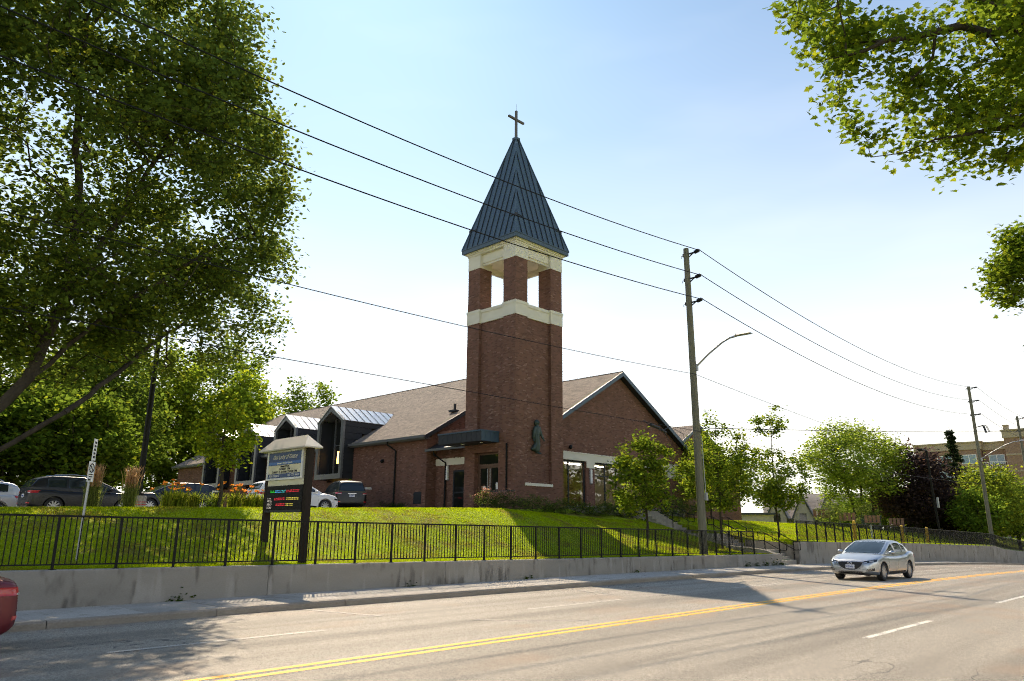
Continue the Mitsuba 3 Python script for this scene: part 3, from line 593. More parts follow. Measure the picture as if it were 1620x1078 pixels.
def skeleton(trunk, tips, r, step=0.55, bend=0.12, path_w=0.35, climb=0.4):
    """trunk: list of polylines (each starts on an earlier one); tips: points. Returns nodes, parents, tip ids."""
    nodes, par, plen = [], [], []
    for line in trunk:
        line = np.asarray(line, float); prev = -1
        if nodes:
            dd = np.linalg.norm(np.array(nodes) - line[0], axis=1); prev = int(dd.argmin())
            line = line[1:] if dd.min() < .05 else line
        for q in line:
            if prev >= 0:
                a = np.array(nodes[prev]); m = max(1, int(np.linalg.norm(q - a) / step))
                for k in range(1, m + 1):
                    nodes.append(a + (q - a) * k / m + (r.normal(0, .03, 3) if k < m else 0)); par.append(prev); plen.append(plen[prev] + np.linalg.norm(q - a) / m); prev = len(nodes) - 1
            else:
                nodes.append(q); par.append(-1); plen.append(0.0); prev = 0
    cap = len(nodes) + len(tips) * 40
    N = np.zeros((cap, 3)); N[:len(nodes)] = nodes; L = np.zeros(cap); L[:len(nodes)] = plen; par = par + [0] * (cap - len(nodes)); n = len(nodes)
    base = N[:n].copy(); order = np.argsort([np.linalg.norm(base - t, axis=1).min() for t in tips]); tipid = []
    for i in order:
        t = tips[i]; d = N[:n] - t; dist = np.sqrt((d * d).sum(1)); cost = dist + path_w * L[:n] * .12 + climb * np.maximum(d[:, 2], 0) * 1.5 + np.where(N[:n, 2] < N[0, 2] + 1.2, 30, 0)
        j = int(cost.argmin()); a = N[j].copy(); m = max(1, int(dist[j] / step)); prev = j
        side = r.normal(0, bend * dist[j] * .5, 3); 
        for k in range(1, m + 1):
            f = k / m; N[n] = a + (t - a) * f + side * math.sin(math.pi * f) + [0, 0, .12 * dist[j] * math.sin(math.pi * f)]
            par[n] = prev; L[n] = L[prev] + dist[j] / m; prev = n; n += 1
            if n >= cap: break
        tipid.append(prev)
        if n >= cap - 60: break
    return N[:n], np.array(par[:n]), np.array(tipid)
def branches(N, par, r0, rmin=0.008, expo=0.5, drop=0.0, sides=6):
    n = len(N); cnt = np.zeros(n); kids = np.bincount(par[par >= 0], minlength=n); cnt[kids == 0] = 1
    for i in range(n - 1, 0, -1): cnt[par[i]] += cnt[i]
    rad = np.maximum(rmin, r0 * (cnt / cnt[0]) ** expo); idx = np.where((par >= 0) & (rad > drop))[0]
    a, b = N[par[idx]], N[idx]; ra, rb = rad[par[idx]], rad[idx]; ra = np.minimum(ra, rb * 1.35 + .004)
    t = b - a; t /= np.linalg.norm(t, axis=1, keepdims=True) + 1e-9
    u = np.cross(t, np.where(np.abs(t[:, 2:]) > .9, [[1., 0, 0]], [[0, 0, 1.]])); u /= np.linalg.norm(u, axis=1, keepdims=True) + 1e-9; w = np.cross(t, u)
    g = np.arange(sides) * 2 * np.pi / sides; ring_ = np.cos(g)[None, :, None] * u[:, None] + np.sin(g)[None, :, None] * w[:, None]
    b2 = b + t * (rb * .35)[:, None]
    v = np.concatenate([a[:, None] + ring_ * ra[:, None, None], b2[:, None] + ring_ * rb[:, None, None]], 1)
    k = np.arange(sides); k2 = (k + 1) % sides; f1 = np.stack([k, k2, k2 + sides], 1); f2 = np.stack([k, k2 + sides, k + sides], 1)
    f = np.vstack([f1, f2])[None] + (np.arange(len(idx)) * 2 * sides)[:, None, None]
    return tri(v.reshape(-1, 3), f.reshape(-1, 3)), rad
def blob_points(blobs, n, r, gap=0.42, gscale=0.8, shell=0.55, seed=0):
    """points in a union of ellipsoids (cx, cy, cz, rx, ry, rz), thinned by noise so that the crown has holes and clumps"""
    blobs = np.asarray(blobs, float); vol = blobs[:, 3] * blobs[:, 4] * blobs[:, 5]; out = []; have = 0
    while have < n:
        k = r.choice(len(blobs), 4 * n, p=vol / vol.sum()); d = r.normal(0, 1, (4 * n, 3)); d /= np.linalg.norm(d, axis=1, keepdims=True)
        q = r.uniform(0, 1, 4 * n) ** (1 / 3); q = np.where(r.uniform(0, 1, 4 * n) < shell, .72 + .28 * q, q)
        p = blobs[k, :3] + d * q[:, None] * blobs[k, 3:]
        ok = meshkit.fbm(p * gscale, 2, seed) > gap; out.append(p[ok]); have += ok.sum()
    return np.vstack(out)[:n]
def crown_pts(ends, per, spread, r, flat=0.7):
    p = np.repeat(ends, per, 0); return p + r.normal(0, 1, p.shape) * spread * [1, 1, flat]
def tree(name, label, trunk, blobs, n_tips, per, leaf, size, col, seed, r0, category='tree', group=None, spread=0.33, drop=0.0, gap=0.42, gscale=0.8, shell=0.55, inner=0.5, clip=None, bark='bark', **kw):
    r = np.random.default_rng(seed); k = thing(name, label, category, group)
    tips = blob_points(blobs, n_tips, r, gap, gscale, shell, seed)
    N, par, tid = skeleton(trunk, tips, r)
    m, rad = branches(N, par, r0, drop=drop); add(k + '__trunk', m, bark, smooth=True)
    thin = np.where(rad <= np.quantile(rad, .6))[0]; extra = N[r.choice(thin, int(len(tid) * inner))] if inner > 0 else np.zeros((0, 3))
    ends = np.vstack([N[tid], extra]); pts = crown_pts(ends, per, spread, r)
    if clip is not None: pts = pts[clip(pts)]
    cl = add_leaves(k + '__crown', pts, leaf, size, col, r, **kw)
    return k
GREEN = (0.165, 0.235, 0.022); DARKG = (0.12, 0.18, 0.022); LIME = (0.24, 0.32, 0.025)
# big maple at the left, leaning over lawn and fence
tree('maple_tree', 'huge spreading maple filling the left edge, its crown crossed by the wires', 
     [[(2.6, 23.6, 1.6), (2.9, 23.5, 3.0), (3.9, 23.3, 4.3), (4.75, 23.2, 5.6), (5.3, 23.1, 8.0), (5.3, 23.4, 11.0), (5.0, 23.8, 14.0), (4.8, 24, 17.5)],
      [(2.9, 23.5, 3.0), (4.2, 22.9, 3.5), (5.6, 22.6, 4.7), (7.4, 24.4, 6.4), (9.2, 26.5, 8.2), (10.6, 28, 9.4)],
      [(4.75, 23.2, 5.6), (6.3, 23.3, 7.6), (8.0, 23.5, 9.3), (9.6, 23.6, 11.0)],
      [(5.3, 23.1, 8.0), (6.6, 23.6, 11.2), (7.6, 23.8, 14)],
      [(2.9, 23.5, 3.0), (1.2, 24, 6.0), (-.6, 24.3, 10), (-1.2, 24.5, 14)]],
     [(4.6, 23.6, 13.0, 6.9, 5.2, 6.6), (8.0, 22.6, 12.4, 3.3, 3.0, 3.6), (-2.5, 24, 12.5, 5.5, 5.2, 6.0), (6.2, 23.6, 17.2, 3.9, 4.0, 3.6), (10.9, 28.3, 9.6, 3.6, 3.0, 2.3), (10.6, 26.6, 12.6, 3.3, 2.8, 3.3), (5.0, 26.6, 8.2, 4.2, 3.2, 2.2), (1.5, 24, 19, 5, 4.5, 2.8), (6.2, 23.6, 7.4, 3.0, 2.0, 1.5)],
     2600, 42, 'maple_low', 0.13, (0.125, 0.175, 0.028), 5, 0.24, spread=0.34, gap=0.47, gscale=0.7, shell=0.5, inner=0.7, colvar=.3, yellow=.16)
# young trees on the lawn
def young(x, y, h, w, seed, label, n=95, low=0.24, per=32, top_gap=False, size=.13, col=GREEN, bare=False):
    z = float(H(x, y)); hh = h
    bl = [(x, y, z + hh * .52, w * .5, w * .5, hh * .22), (x + .05, y, z + hh * .72, w * .36, w * .36, hh * .20), (x, y, z + hh * .38, w * .42, w * .42, hh * .12), (x, y, z + hh * .9, w * .16, w * .16, hh * .11)]
    if top_gap: bl = [(x, y, z + hh * .46, w * .5, w * .5, hh * .20), (x, y, z + hh * .33, w * .40, w * .40, hh * .11), (x - .1, y, z + hh * .63, w * .28, w * .28, hh * .08), (x, y, z + hh * .90, w * .22, w * .22, hh * .11)]
    if bare: bl = [(x, y, z + hh * .62, w * .5, w * .5, hh * .19), (x + .05, y, z + hh * .82, w * .3, w * .3, hh * .15), (x, y, z + hh * .45, w * .36, w * .36, hh * .11)]
    k = tree('young_tree', label, [[(x, y, z - .2), (x + .03, y, z + hh * .3), (x - .04, y, z + hh * .6), (x + .02, y, z + hh * .93)]], bl, n, per, 'maple_low', size, col, seed, .062, group=None, spread=.21, gap=.40, gscale=1.6, shell=.35, inner=.5, colvar=.3, yellow=.22)
    return k
young(29.4, 20.1, 5.5, 3.3, 21, 'young tree on the lawn in front of the hall windows', n=120)
young(36.1, 20.0, 7.2, 4.4, 22, 'young tree just right of the nearest utility pole', n=170)
young(43.2, 20.2, 7.7, 4.3, 23, 'young tree with a separate tuft on top, right of the stairs', n=170, top_gap=True)
young(11.3, 25.2, 4.0, 2.0, 24, 'small young tree among the day lilies in front of the blue parked car', n=85, col=LIME, per=26, size=.11, bare=True)
k = tree('young_tree', 'leafy young tree behind the street stairs, between two taller young trees', [[(47.5, 27, 2.2), (47.5, 27, 6.5)]], [(47.5, 27, 6.2, 2.3, 2, 2.0), (46.6, 27, 4.6, 1.8, 1.8, 1.3), (48.6, 27, 4.6, 1.7, 1.7, 1.4)], 120, 34, 'maple_low', .14, GREEN, 25, .07, spread=.25, gap=.40, gscale=1.4)
# foliage reaching in from trees on the near side of the road
def overhang(label, base, trunk, blobs, n_tips, per, size, seed, r0, crown, n_crown, pieces, col=(0.15, 0.215, 0.018)):
    r = np.random.default_rng(seed); k = thing('roadside_tree', label, 'tree')
    tips = blob_points(blobs, n_tips, r, .44, 1.1, .35, seed); big = blob_points(crown, n_crown, r, .4, .6, .5, seed)
    N, par, tid = skeleton(trunk, np.vstack([tips, big]), r, step=.35, bend=.25)
    m, rad = branches(N, par, r0, rmin=.005, expo=.78); add(k + '__trunk', m, 'bark', smooth=True)
    near = lambda p: np.min([np.sqrt((((p - np.array(b[:3])) / (np.array(b[3:]) + .4)) ** 2).sum(1)) for b in blobs], 0) < 1.05
    thin = N[(rad < .014)]; thin = thin[near(thin)]
    pts = crown_pts(np.vstack([tips, thin[::2]]), per, .15, r, .8)
    n = min(pieces, len(pts)); d = np.linalg.norm(pts - EYE, axis=1); o = np.argsort(d); pts = pts[o]
    bv, bf = leaf_shape('maple')
    for i in range(n):
        mm, c = scatter_leaves(pts[i:i + 1], 'maple', size, col, r, colvar=.22, yellow=.15)
        add(k + '__leaf', mm, 'leaf', color=c)
    f = add_leaves(k + '__foliage', pts[n:], 'maple', size, col, r, colvar=.22, yellow=.15); labels[f] = {'kind': 'stuff'}
    far = crown_pts(big, 16, .4, r)
    add_leaves(k + '__crown', far[~near(far)], 'maple_low', .2, col, r)
    return k
overhang('roadside tree whose leafy branches hang into the upper right corner', (13, -2), 
         [[(14.6, -3.0, 0.1), (14.5, -2.9, 3.0), (14.0, -2.3, 6.1), (13.6, -1.2, 7.9), (12.6, 0.4, 8.9), (11.6, 1.9, 9.2), (10.7, 3.0, 8.85)], [(13.6, -1.2, 7.9), (12.8, 1.0, 7.8), (11.8, 2.5, 7.6), (11.3, 3.3, 7.4)], [(14.0, -2.3, 6.1), (14.9, -3.4, 9.5), (15.2, -3.8, 12.5)], [(12.6, 0.4, 8.9), (11.6, 2.6, 10.4), (10.6, 3.9, 10.7)]],
         [(12.4, 1.7, 9.1, 1.2, 1.38, 1.08), (11.1, 3.0, 8.5, 0.78, 0.92, 0.9), (11.4, 3.3, 10.1, 0.92, 1.01, 0.81), (12.1, 1.9, 7.6, 0.83, 1.1, 0.54), (10.1, 3.5, 9.8, 0.51, 0.55, 0.54), (13.0, 0.9, 10.5, 1.1, 1.1, 0.81)], 420, 19, .10, 31, .26,
         [(14.8, -3.5, 11, 4, 3.2, 3.2), (16, -4.5, 8, 3, 2.5, 2.5)], 160, 300)
overhang('second roadside tree showing only a leafy branch at the right edge', (26, -2),
         [[(27.5, -1.6, -.1), (27.4, -1.4, 4), (26.8, -.6, 6.5), (25.4, 1.3, 8.0), (23.8, 3.1, 8.6)], [(26.8, -.6, 6.5), (28, -2, 10), (28.4, -2.4, 13)], [(25.4, 1.3, 8.0), (24.2, 2.6, 6.9), (23.6, 3.3, 6.4)]],
         [(23.75, 3.3, 8.6, 1.2, 1.0, .85), (23.6, 3.4, 9.7, .6, .5, .4), (24.1, 2.9, 6.5, .65, .6, .4)], 170, 26, .12, 32, .3, [(28, -2.5, 11, 4.5, 3, 3.8)], 150, 60)
tree('roadside_tree', 'roadside tree beside the camera, seen only in the glass of the hall', [[(4, -5, 0), (4, -5, 5), (4.3, -5.2, 10)]], [(4, -5.5, 8, 4, 3.0, 4)], 200, 26, 'maple_low', .24, GREEN, 33, .25, gap=.38) if False else None
# background trees
BG = 'maple_low'
def bgtree(x, y, h, w, seed, label, col=DARKG, n=240, per=22, size=.34, z=1.9, name='background_tree', low=.12, gap=.40, group=None, yellow=.10, r0=.22, **kw):
    bl = [(x, y, z + h * .55, w * .5, w * .45, h * .33), (x - w * .2, y, z + h * .4, w * .36, w * .36, h * .25), (x + w * .22, y, z + h * .45, w * .34, w * .34, h * .26), (x + w * .05, y, z + h * .8, w * .3, w * .3, h * .2)]
    return tree(name, label, [[(x, y, z - .3), (x + .1, y, z + h * .3), (x, y, z + h * .6), (x + .1, y, z + h * .9)]], bl, n, per, BG, size, col, seed, r0, spread=.6, gap=gap, gscale=.45, drop=.02, inner=.4, yellow=yellow, group=group, **kw)
for i, (x, y, l) in enumerate(((60, -10, 'first'), (74, -11, 'second'), (90, -10, 'third'), (108, -12, 'fourth'))): bgtree(x, y, 15, 14, 140 + i, f'{l} roadside tree across the road, mirrored in the hall glass', col=(0.10, .15, .02), n=230, per=26, size=.42, z=-.5 - .6 * i, name='roadside_tree', gap=.33)
ROW = 'row of trees behind the parking lot'
row = [(-6, 56, 13, 9), (1.5, 58, 15, 10), (9, 57, 14, 10), (16.5, 60, 15, 10), (4.5, 50, 8.5, 8), (12.5, 51, 8.5, 8)]
nm = ['far left dark tree behind the white parked car', 'dark tree behind the rear of the grey parked car', 'dark tree behind the hood of the grey parked car', 'dark tree behind the black light pole', 'lower tree behind the grey parked car', 'lower tree between grey and blue parked cars']
for i, (x, y, h, w) in enumerate(row): bgtree(x, y, h, w, 60 + i, nm[i], col=[DARKG, (0.135, .20, .022), (0.15, .22, .022)][i % 3], per=44, n=280, size=.25, r0=.25, gap=.36)
for i, (x, y, h, w, c, l) in enumerate([(38, 88, 23, 15, (0.15, .22, .02), 'tall tree rising behind the far end of the church roof'), (52, 92, 20, 15, (0.15, .22, .02), 'tree crown showing over the church ridge'), (36.5, 79, 17, 9, LIME, 'bright yellow green tree behind the far dormers'), (30, 82, 19, 10, LIME, 'lime green tree left of the far dormers'), (24, 84, 21, 13, (0.13, .19, .018), 'dark tall tree half behind the big maple'), (66, 98, 17, 14, (0.16, .23, .02), 'low tree top at the end of the church ridge')]):
    bgtree(x, y, h, w, 80 + i, l, col=c, n=300, per=36, size=.34, gap=.38)
# right side
tree('locust_tree', 'airy light green tree with a leaning trunk, above the row of benches', [[(86.5, 31, 1.3), (85.5, 31.2, 4.5), (83.2, 31.5, 8.5), (82, 32, 11)], [(87.6, 31, 1.3), (87.7, 31, 5), (88.6, 31, 9.0), (89, 31, 12)], [(90.8, 31, 1.3), (91, 31, 5), (92, 31, 9)]],
     [(86.5, 31.3, 10.2, 6.5, 4.2, 3.6), (82.2, 32, 8.6, 3.4, 3.4, 2.8), (91, 30.5, 9.4, 4.6, 4, 3.6), (87, 31, 6.6, 5, 4, 1.7), (84.5, 31.5, 5.0, 2.2, 2, 1.2)], 520, 26, 'oval', .34, (0.25, .33, .04), 101, .22, spread=.55, gap=.44, gscale=.5, drop=.015, shell=.4, inner=.5, yellow=.07)
bgtree(93.5, 27.2, 11.0, 9, 102, 'dark purple leaved tree beside the black lamp post', col=(0.075, .05, .045), name='purple_tree', n=300, per=26, size=.3, z=.8, gap=.34, yellow=.08)
bgtree(103, 26.5, 7.5, 13, 103, 'dark purple hedge like tree left of the far utility pole', col=(0.07, .055, .04), name='purple_tree', n=300, per=26, size=.3, z=.3, gap=.32, yellow=.06)
bgtree(99, 30.5, 6.5, 11, 106, 'dark green shrub mass under the purple tree', col=(0.11, .16, .02), name='background_tree', n=220, per=24, size=.3, z=.5, gap=.32)
bgtree(99, 21.2, 9.6, 8.0, 104, 'yellow green tree in front of the apartment building, nearest the far utility pole', col=(0.23, .29, .03), name='roadside_shrub_tree', n=260, per=26, size=.27, z=.1, gap=.38, yellow=.1)
bgtree(112, 21.2, 9.2, 10, 105, 'dense green tree at the right edge beside the last utility pole', col=(0.17, .24, .026), name='roadside_shrub_tree', n=280, per=26, size=.28, z=-.3, gap=.36, yellow=.1)
bgtree(92.5, 20.8, 5.0, 5.0, 107, 'round green bush tree below the far utility pole', col=(0.19, .28, .03), name='roadside_shrub_tree', n=160, per=26, size=.24, z=1.0, gap=.36)
bgtree(119, 41, 6.5, 16, 108, 'low dark trees far behind the benches', col=DARKG, n=240, per=26, size=.34, z=.3, gap=.32); bgtree(128, 33, 6.5, 16, 109, 'low dark trees far behind the dark green box', col=DARKG, n=240, per=26, size=.34, z=-.3, gap=.32)
# spruce
def spruce(x, y, z, h, w, seed, label):
    r = np.random.default_rng(seed); k = thing('spruce_tree', label, 'spruce'); add(k + '__trunk', tube([(x, y, z), (x, y, z + h)], [.22, .03], 7), 'bark', smooth=True); P = []; br = []
    for q in np.linspace(.12, .95, 22):
        L = w * .5 * (1 - q) ** .9 * r.uniform(.45, 1.25) + .1
        for a in r.uniform(0, 6.28, 7):
            e = np.array([math.cos(a) * L, math.sin(a) * L, -.22 * L]); t = r.uniform(.15, 1, 46); P.append(np.array([x, y, z + h * q]) + t[:, None] * e + r.normal(0, .13, (46, 3)))
    add_leaves(k + '__crown', np.vstack(P), 'oval', .34, (0.030, .048, .018), r, yellow=.05, droop=.9)
spruce(112, 27.2, .5, 15.0, 7, 120, 'dark spruce with a bare tip in front of the apartment building')
# shrubs along the church, flowers, grasses
def shrub(x, y, w, h, seed, label, col, name='shrub', flower=None, n=26, per=30, size=.085, group=None):
    r = np.random.default_rng(seed); z = float(H(x, y)); k = thing(name, label, name.replace('_', ' '), group)
    tips = blob_points([(x, y, z + h * .5, w * .5, w * .5, h * .5)], n, r, .3, 2, .5, seed); N, par, tid = skeleton([[(x, y, z - .1), (x, y, z + h * .3)]], tips, r, step=.2)
    m, _ = branches(N, par, .02, rmin=.004, sides=4); add(k + '__stem', m, 'bark')
    add_leaves(k + '__foliage', crown_pts(tips, per, .13, r), 'oval', size, col, r, yellow=.15)
    if flower is not None:
        t2 = tips[tips[:, 2] > z + h * .5]; add_leaves(k + '__blossom', crown_pts(t2 + [0, 0, .1], 22, .10, r), 'oval', .07, flower, r, yellow=0, colvar=.3)
    return k
pos = [(25.05, 'pink flowering shrub left of the tower door, leftmost'), (25.85, 'pink flowering shrub second from the left before the tower'), (26.65, 'pink flowering shrub nearest to the sunlit shadow edge')]
for i, (x, l) in enumerate(pos): shrub(x, 26.35 + .1 * i, 1.15, .95, 200 + i, l, (0.085, .12, .03), 'flowering_shrub', flower=(0.55, .27, .19), n=34)
ORD = 'first second third fourth fifth sixth seventh eighth ninth tenth eleventh twelfth thirteenth'.split()
g = 'low shaded shrubs at the foot of the tower and hall'
for i in range(13):
    x = 27.6 + .86 * i; y = 26.5 - .02 * i
    shrub(x, y, 1.0, .72 + .14 * math.sin(i * 1.7), 210 + i, f'{ORD[i]} low shrub from the left in the shaded bed along tower and hall', (0.10, .15, .025), n=24, group=g)
for i, (x, y) in enumerate(((39.9, 26.0), (41.3, 26.2), (42.6, 26.3), (43.9, 26.6))): shrub(x, y, 1.5, 1.25, 230 + i, f'{ORD[i]} large bush from the left beside the top flight of the stairs', (0.10, .15, .025), n=40, name='bush', group='dark bushes right of the top flight of stairs')
shrub(28.0, 37.0, 1.0, .5, 240, 'small low shrub at the foot of the nave wall by the downspout', (0.05, .08, .02)); shrub(27.9, 38.3, 1.1, .55, 241, 'small low shrub at the foot of the nave wall beside the minivan', (0.05, .08, .02))
shrub(62, 24.6, 2.0, 2.2, 242, 'light green bush between the first and second bench', (0.13, .17, .04), name='bush', n=50, size=.14); shrub(76, 26.5, 2.4, 2.4, 243, 'light green bush right of the third bench', (0.13, .17, .04), name='bush', n=50, size=.16)
def blades(key, base, n, length, spread, width, cols, r, bsdf='leaf', lean=.35, tip=.2):
    """arching grass blades from around a base"""
    a = r.uniform(0, 6.28, n); ln = length * r.uniform(.6, 1.1, n); sp_ = spread * r.uniform(.2, 1, n)
    b = np.asarray(base) + np.stack([r.normal(0, .09, n), r.normal(0, .09, n), np.zeros(n)], 1); d = np.stack([np.cos(a), np.sin(a), np.zeros(n)], 1); s = np.stack([-np.sin(a), np.cos(a), np.zeros(n)], 1)
    v = []
    for t, w in ((0, 1), (.5, .9), (.85, .6), (1, .05)):
        c = b + d * (sp_ * t ** 2)[:, None] + [0, 0, 1] * (ln * (t - tip * t ** 3))[:, None]; v += [c - s * width * w, c + s * width * w]
    v = np.stack(v, 1); f = []
    for i in range(3): f += [[2 * i, 2 * i + 1, 2 * i + 3], [2 * i, 2 * i + 3, 2 * i + 2]]
    f = np.array(f)[None] + (np.arange(n) * 8)[:, None, None]; c = np.asarray(cols)[r.integers(0, len(cols), n)] * r.uniform(.7, 1.25, (n, 1))
    return add(key, tri(v.reshape(-1, 3), f.reshape(-1, 3)), bsdf, color=np.repeat(c, 8, 0))
def feather_grass(x, y, h, seed, label):
    r = np.random.default_rng(seed); z = float(H(x, y)); k = thing('ornamental_grass', label, 'ornamental grass')
    blades(k + '__blade', (x, y, z), 420, h * .8, .30, .006, [(0.22, .27, .06), (0.26, .28, .08)], r); 
    blades(k + '__plume', (x, y, z + h * .5), 170, h * .55, .26, .010, [(0.60, .38, .2), (0.52, .33, .18)], r, tip=.05)
feather_grass(7.42, 25.4, 1.30, 250, 'tall ornamental grass with tan plumes beside the leaning street sign'); feather_grass(8.5, 25.4, 1.28, 251, 'tall ornamental grass with tan plumes in front of the grey car hood')
def day_lily(x, y, seed, label, n=9, fl=7, name='day_lily', h=.72):
    r = np.random.default_rng(seed); z = float(H(x, y)); k = thing(name, label, 'day lily')
    blades(k + '__foliage', (x, y, z), 170, h * 1.15, .42, .016, [(0.25, .32, .03), (0.30, .32, .04)], r, tip=.35); P = []; st = []
    for i in range(fl):
        q = np.array([x + r.normal(0, .22), y + r.normal(0, .2), z + h * r.uniform(.8, 1.25)]); st.append(tube([(x + (q[0] - x) * .2, y + (q[1] - y) * .2, z), q], .011, 4)); P.append(q)
    add(k + '__stem', cat(st), 'turf')
    for q in P:
        m, c = scatter_leaves(np.repeat(q[None], 7, 0), 'oval', .11, (0.78, .26, .05), r, droop=-.6, yellow=.2, up=.4); add(k + '__blossom', m, 'leaf', color=c)
ll = ['orange day lily right beside the concrete drum', 'orange day lily second right of the concrete drum', 'day lily clump in front of the blue car, left of the young tree', 'day lily with few flowers behind the young tree trunk', 'orange day lily left of the church sign', 'orange day lily nearest to the church sign', 'yellow green day lily clump beside the sign']
for i, (x, y, fl) in enumerate(((9.7, 25.3, 9), (10.1, 25.4, 8), (10.6, 25.5, 1), (11.45, 25.6, 3), (12.1, 25.7, 8), (12.65, 25.7, 7), (13.1, 25.8, 2))): day_lily(x, y, 260 + i, ll[i], fl=fl)
shrub(11.0, 25.3, .5, .32, 270, 'tiny round clipped shrub between the day lilies', (0.11, .18, .025), n=26, size=.05)
shrub(7.75, 17.12, .42, .5, 272, 'weed growing from the foot of the retaining wall', (0.05, .09, .015), name='weed', n=10, per=12, size=.09) if False else None
# weeds at the foot of the wall
r = np.random.default_rng(5); wp = []
for wi, (x, n_, h) in enumerate(((7.1, 12, .22), (13.5, 8, .12), (18.2, 8, .13), (24.5, 10, .14), (33.4, 18, .2), (34.2, 22, .22), (35.3, 26, .24), (36.2, 26, .24), (36.9, 22, .22))):
    k = thing('weed', 'leafy weed sprouting at the foot of the wall near the left end' if x == 7.1 else f'{ORD[wi]} tuft of weeds from the left at the foot of the low retaining wall', 'weed', None if x == 7.1 else 'weeds along the low wall')
    p = np.stack([x + r.normal(0, .16, n_ * 2), 17.22 + r.normal(0, .035, n_ * 2), .14 + float(road_z(x)) + np.abs(r.normal(0, h * .5, n_ * 2))], 1); p[:, 1] = np.minimum(p[:, 1], 17.26)
    add_leaves(k + '__foliage', p, 'oval', .10, (0.05, .085, .015), r)
# lawn grass: translucent blades, tufts and clover
def lawn(key, x0, x1, y0, y1, n, seed, hgt=.055, wid=.009):
    r = np.random.default_rng(seed); x = r.uniform(x0, x1, n); y = y0 + (y1 - y0) * r.uniform(0, 1, n) ** 1.2
    ok = ~((x > STAIR_X0 - .05) & (x < STAIR_X1 + .05)); x, y = x[ok], y[ok]; n = len(x); z = H(x, y); p = np.stack([x, y, z], 1)
    pat = meshkit.fbm(p * [1.2, 1.2, 0], 3, 9); tuft = meshkit.fbm(p * [3.5, 3.5, 0], 2, 4); h = hgt * (0.55 + 1.1 * tuft) * r.uniform(.6, 1.4, n); a = r.uniform(0, 6.28, n)
    s = np.stack([np.cos(a), np.sin(a), a * 0], 1) * (wid * r.uniform(.7, 1.6, n))[:, None]; lean = np.stack([r.normal(0, .55, n), r.normal(0, .55, n), np.ones(n)], 1) * h[:, None]
    v = np.stack([p - s - [0, 0, .01], p + s - [0, 0, .01], p + lean], 1).reshape(-1, 3); f = np.arange(3 * n).reshape(-1, 3)
    dry = np.clip((pat - .52) * 6, 0, 1)[:, None] * (r.uniform(0, 1, (n, 1)) < .75); base = np.array([0.35, .44, .006]); c = base * r.uniform(.65, 1.35, (n, 1)) * (1 - dry) + np.array([.30, .25, .04]) * r.uniform(.7, 1.2, (n, 1)) * dry
    add(key, tri(v, f), 'leaf', color=np.repeat(c, 3, 0))
LW = lab('lawn_grass', 'short mown grass on the bank behind the fence', 'grass', kind='stuff')
lawn('lawn_grass', 1.5, 37.25, 17.62, 25.8, 230000, 300, .045, .009); lawn('lawn_grass__right_bank', 39.3, 62, 17.62, 27, 95000, 301, .05, .012); labels['lawn_grass__right_bank'] = {'kind': 'stuff'}
lawn('lawn_grass__far_bank', 62, 100, 17.62, 26, 60000, 302, .08, .02); labels['lawn_grass__far_bank'] = {'kind': 'stuff'}

# ------------------------------------------------------------------ vehicles
def paint(name, rgb, metal=0.0, rough=0.35):
    scene[name] = {'type': 'twosided', 'bsdf': {'type': 'principled', 'base_color': {'type': 'rgb', 'value': list(rgb)}, 'metallic': metal, 'roughness': rough, 'specular': 0.4, 'clearcoat': 1.0 if max(rgb) > .03 else 0.35, 'clearcoat_gloss': 0.96}}
paint('silver_paint', (0.42, 0.45, 0.48), 0.85, 0.26); paint('grey_paint', (0.014, 0.015, 0.018), 0.2, 0.35); paint('navy_paint', (0.009, 0.015, 0.028), 0.2, 0.35)
paint('white_car_paint', (0.70, 0.70, 0.70), 0.0, 0.4); paint('black_car_paint', (0.010, 0.011, 0.013), 0.2, 0.3); paint('red_paint', (0.12, 0.010, 0.016), 0.35, 0.35); paint('pale_silver_paint', (0.55, 0.56, 0.58), 0.4, 0.35)
mat('tyre', (0.018, 0.018, 0.018), 0.85); mat('rim', (0.42, 0.43, 0.44), 0.35, 0.8); mat('chrome', (0.75, 0.75, 0.76), 0.12, 1.0); mat('plastic_black', (0.014, 0.014, 0.015), 0.5)
scene['tail_red'] = {'type': 'twosided', 'bsdf': {'type': 'principled', 'base_color': {'type': 'rgb', 'value': [0.40, 0.012, 0.018]}, 'roughness': 0.15, 'specular': 0.6, 'clearcoat': 1.0}}
scene['lamp_amber'] = {'type': 'twosided', 'bsdf': {'type': 'principled', 'base_color': {'type': 'rgb', 'value': [0.55, 0.16, 0.03]}, 'roughness': 0.15, 'specular': 0.6}}
scene['lamp_clear'] = {'type': 'twosided', 'bsdf': {'type': 'principled', 'base_color': {'type': 'rgb', 'value': [0.42, 0.43, 0.45]}, 'roughness': 0.12, 'metallic': 0.5, 'specular': 0.7}}
scene['car_glass'] = {'type': 'twosided', 'bsdf': {'type': 'principled', 'base_color': {'type': 'rgb', 'value': [0.014, 0.021, 0.025]}, 'roughness': 0.04, 'specular': 0.6}}
mat('plate', (0.62, 0.64, 0.68), 0.5); mat('plate_ink', (0.05, 0.08, 0.25), 0.6)
from scipy.interpolate import PchipInterpolator as PCH
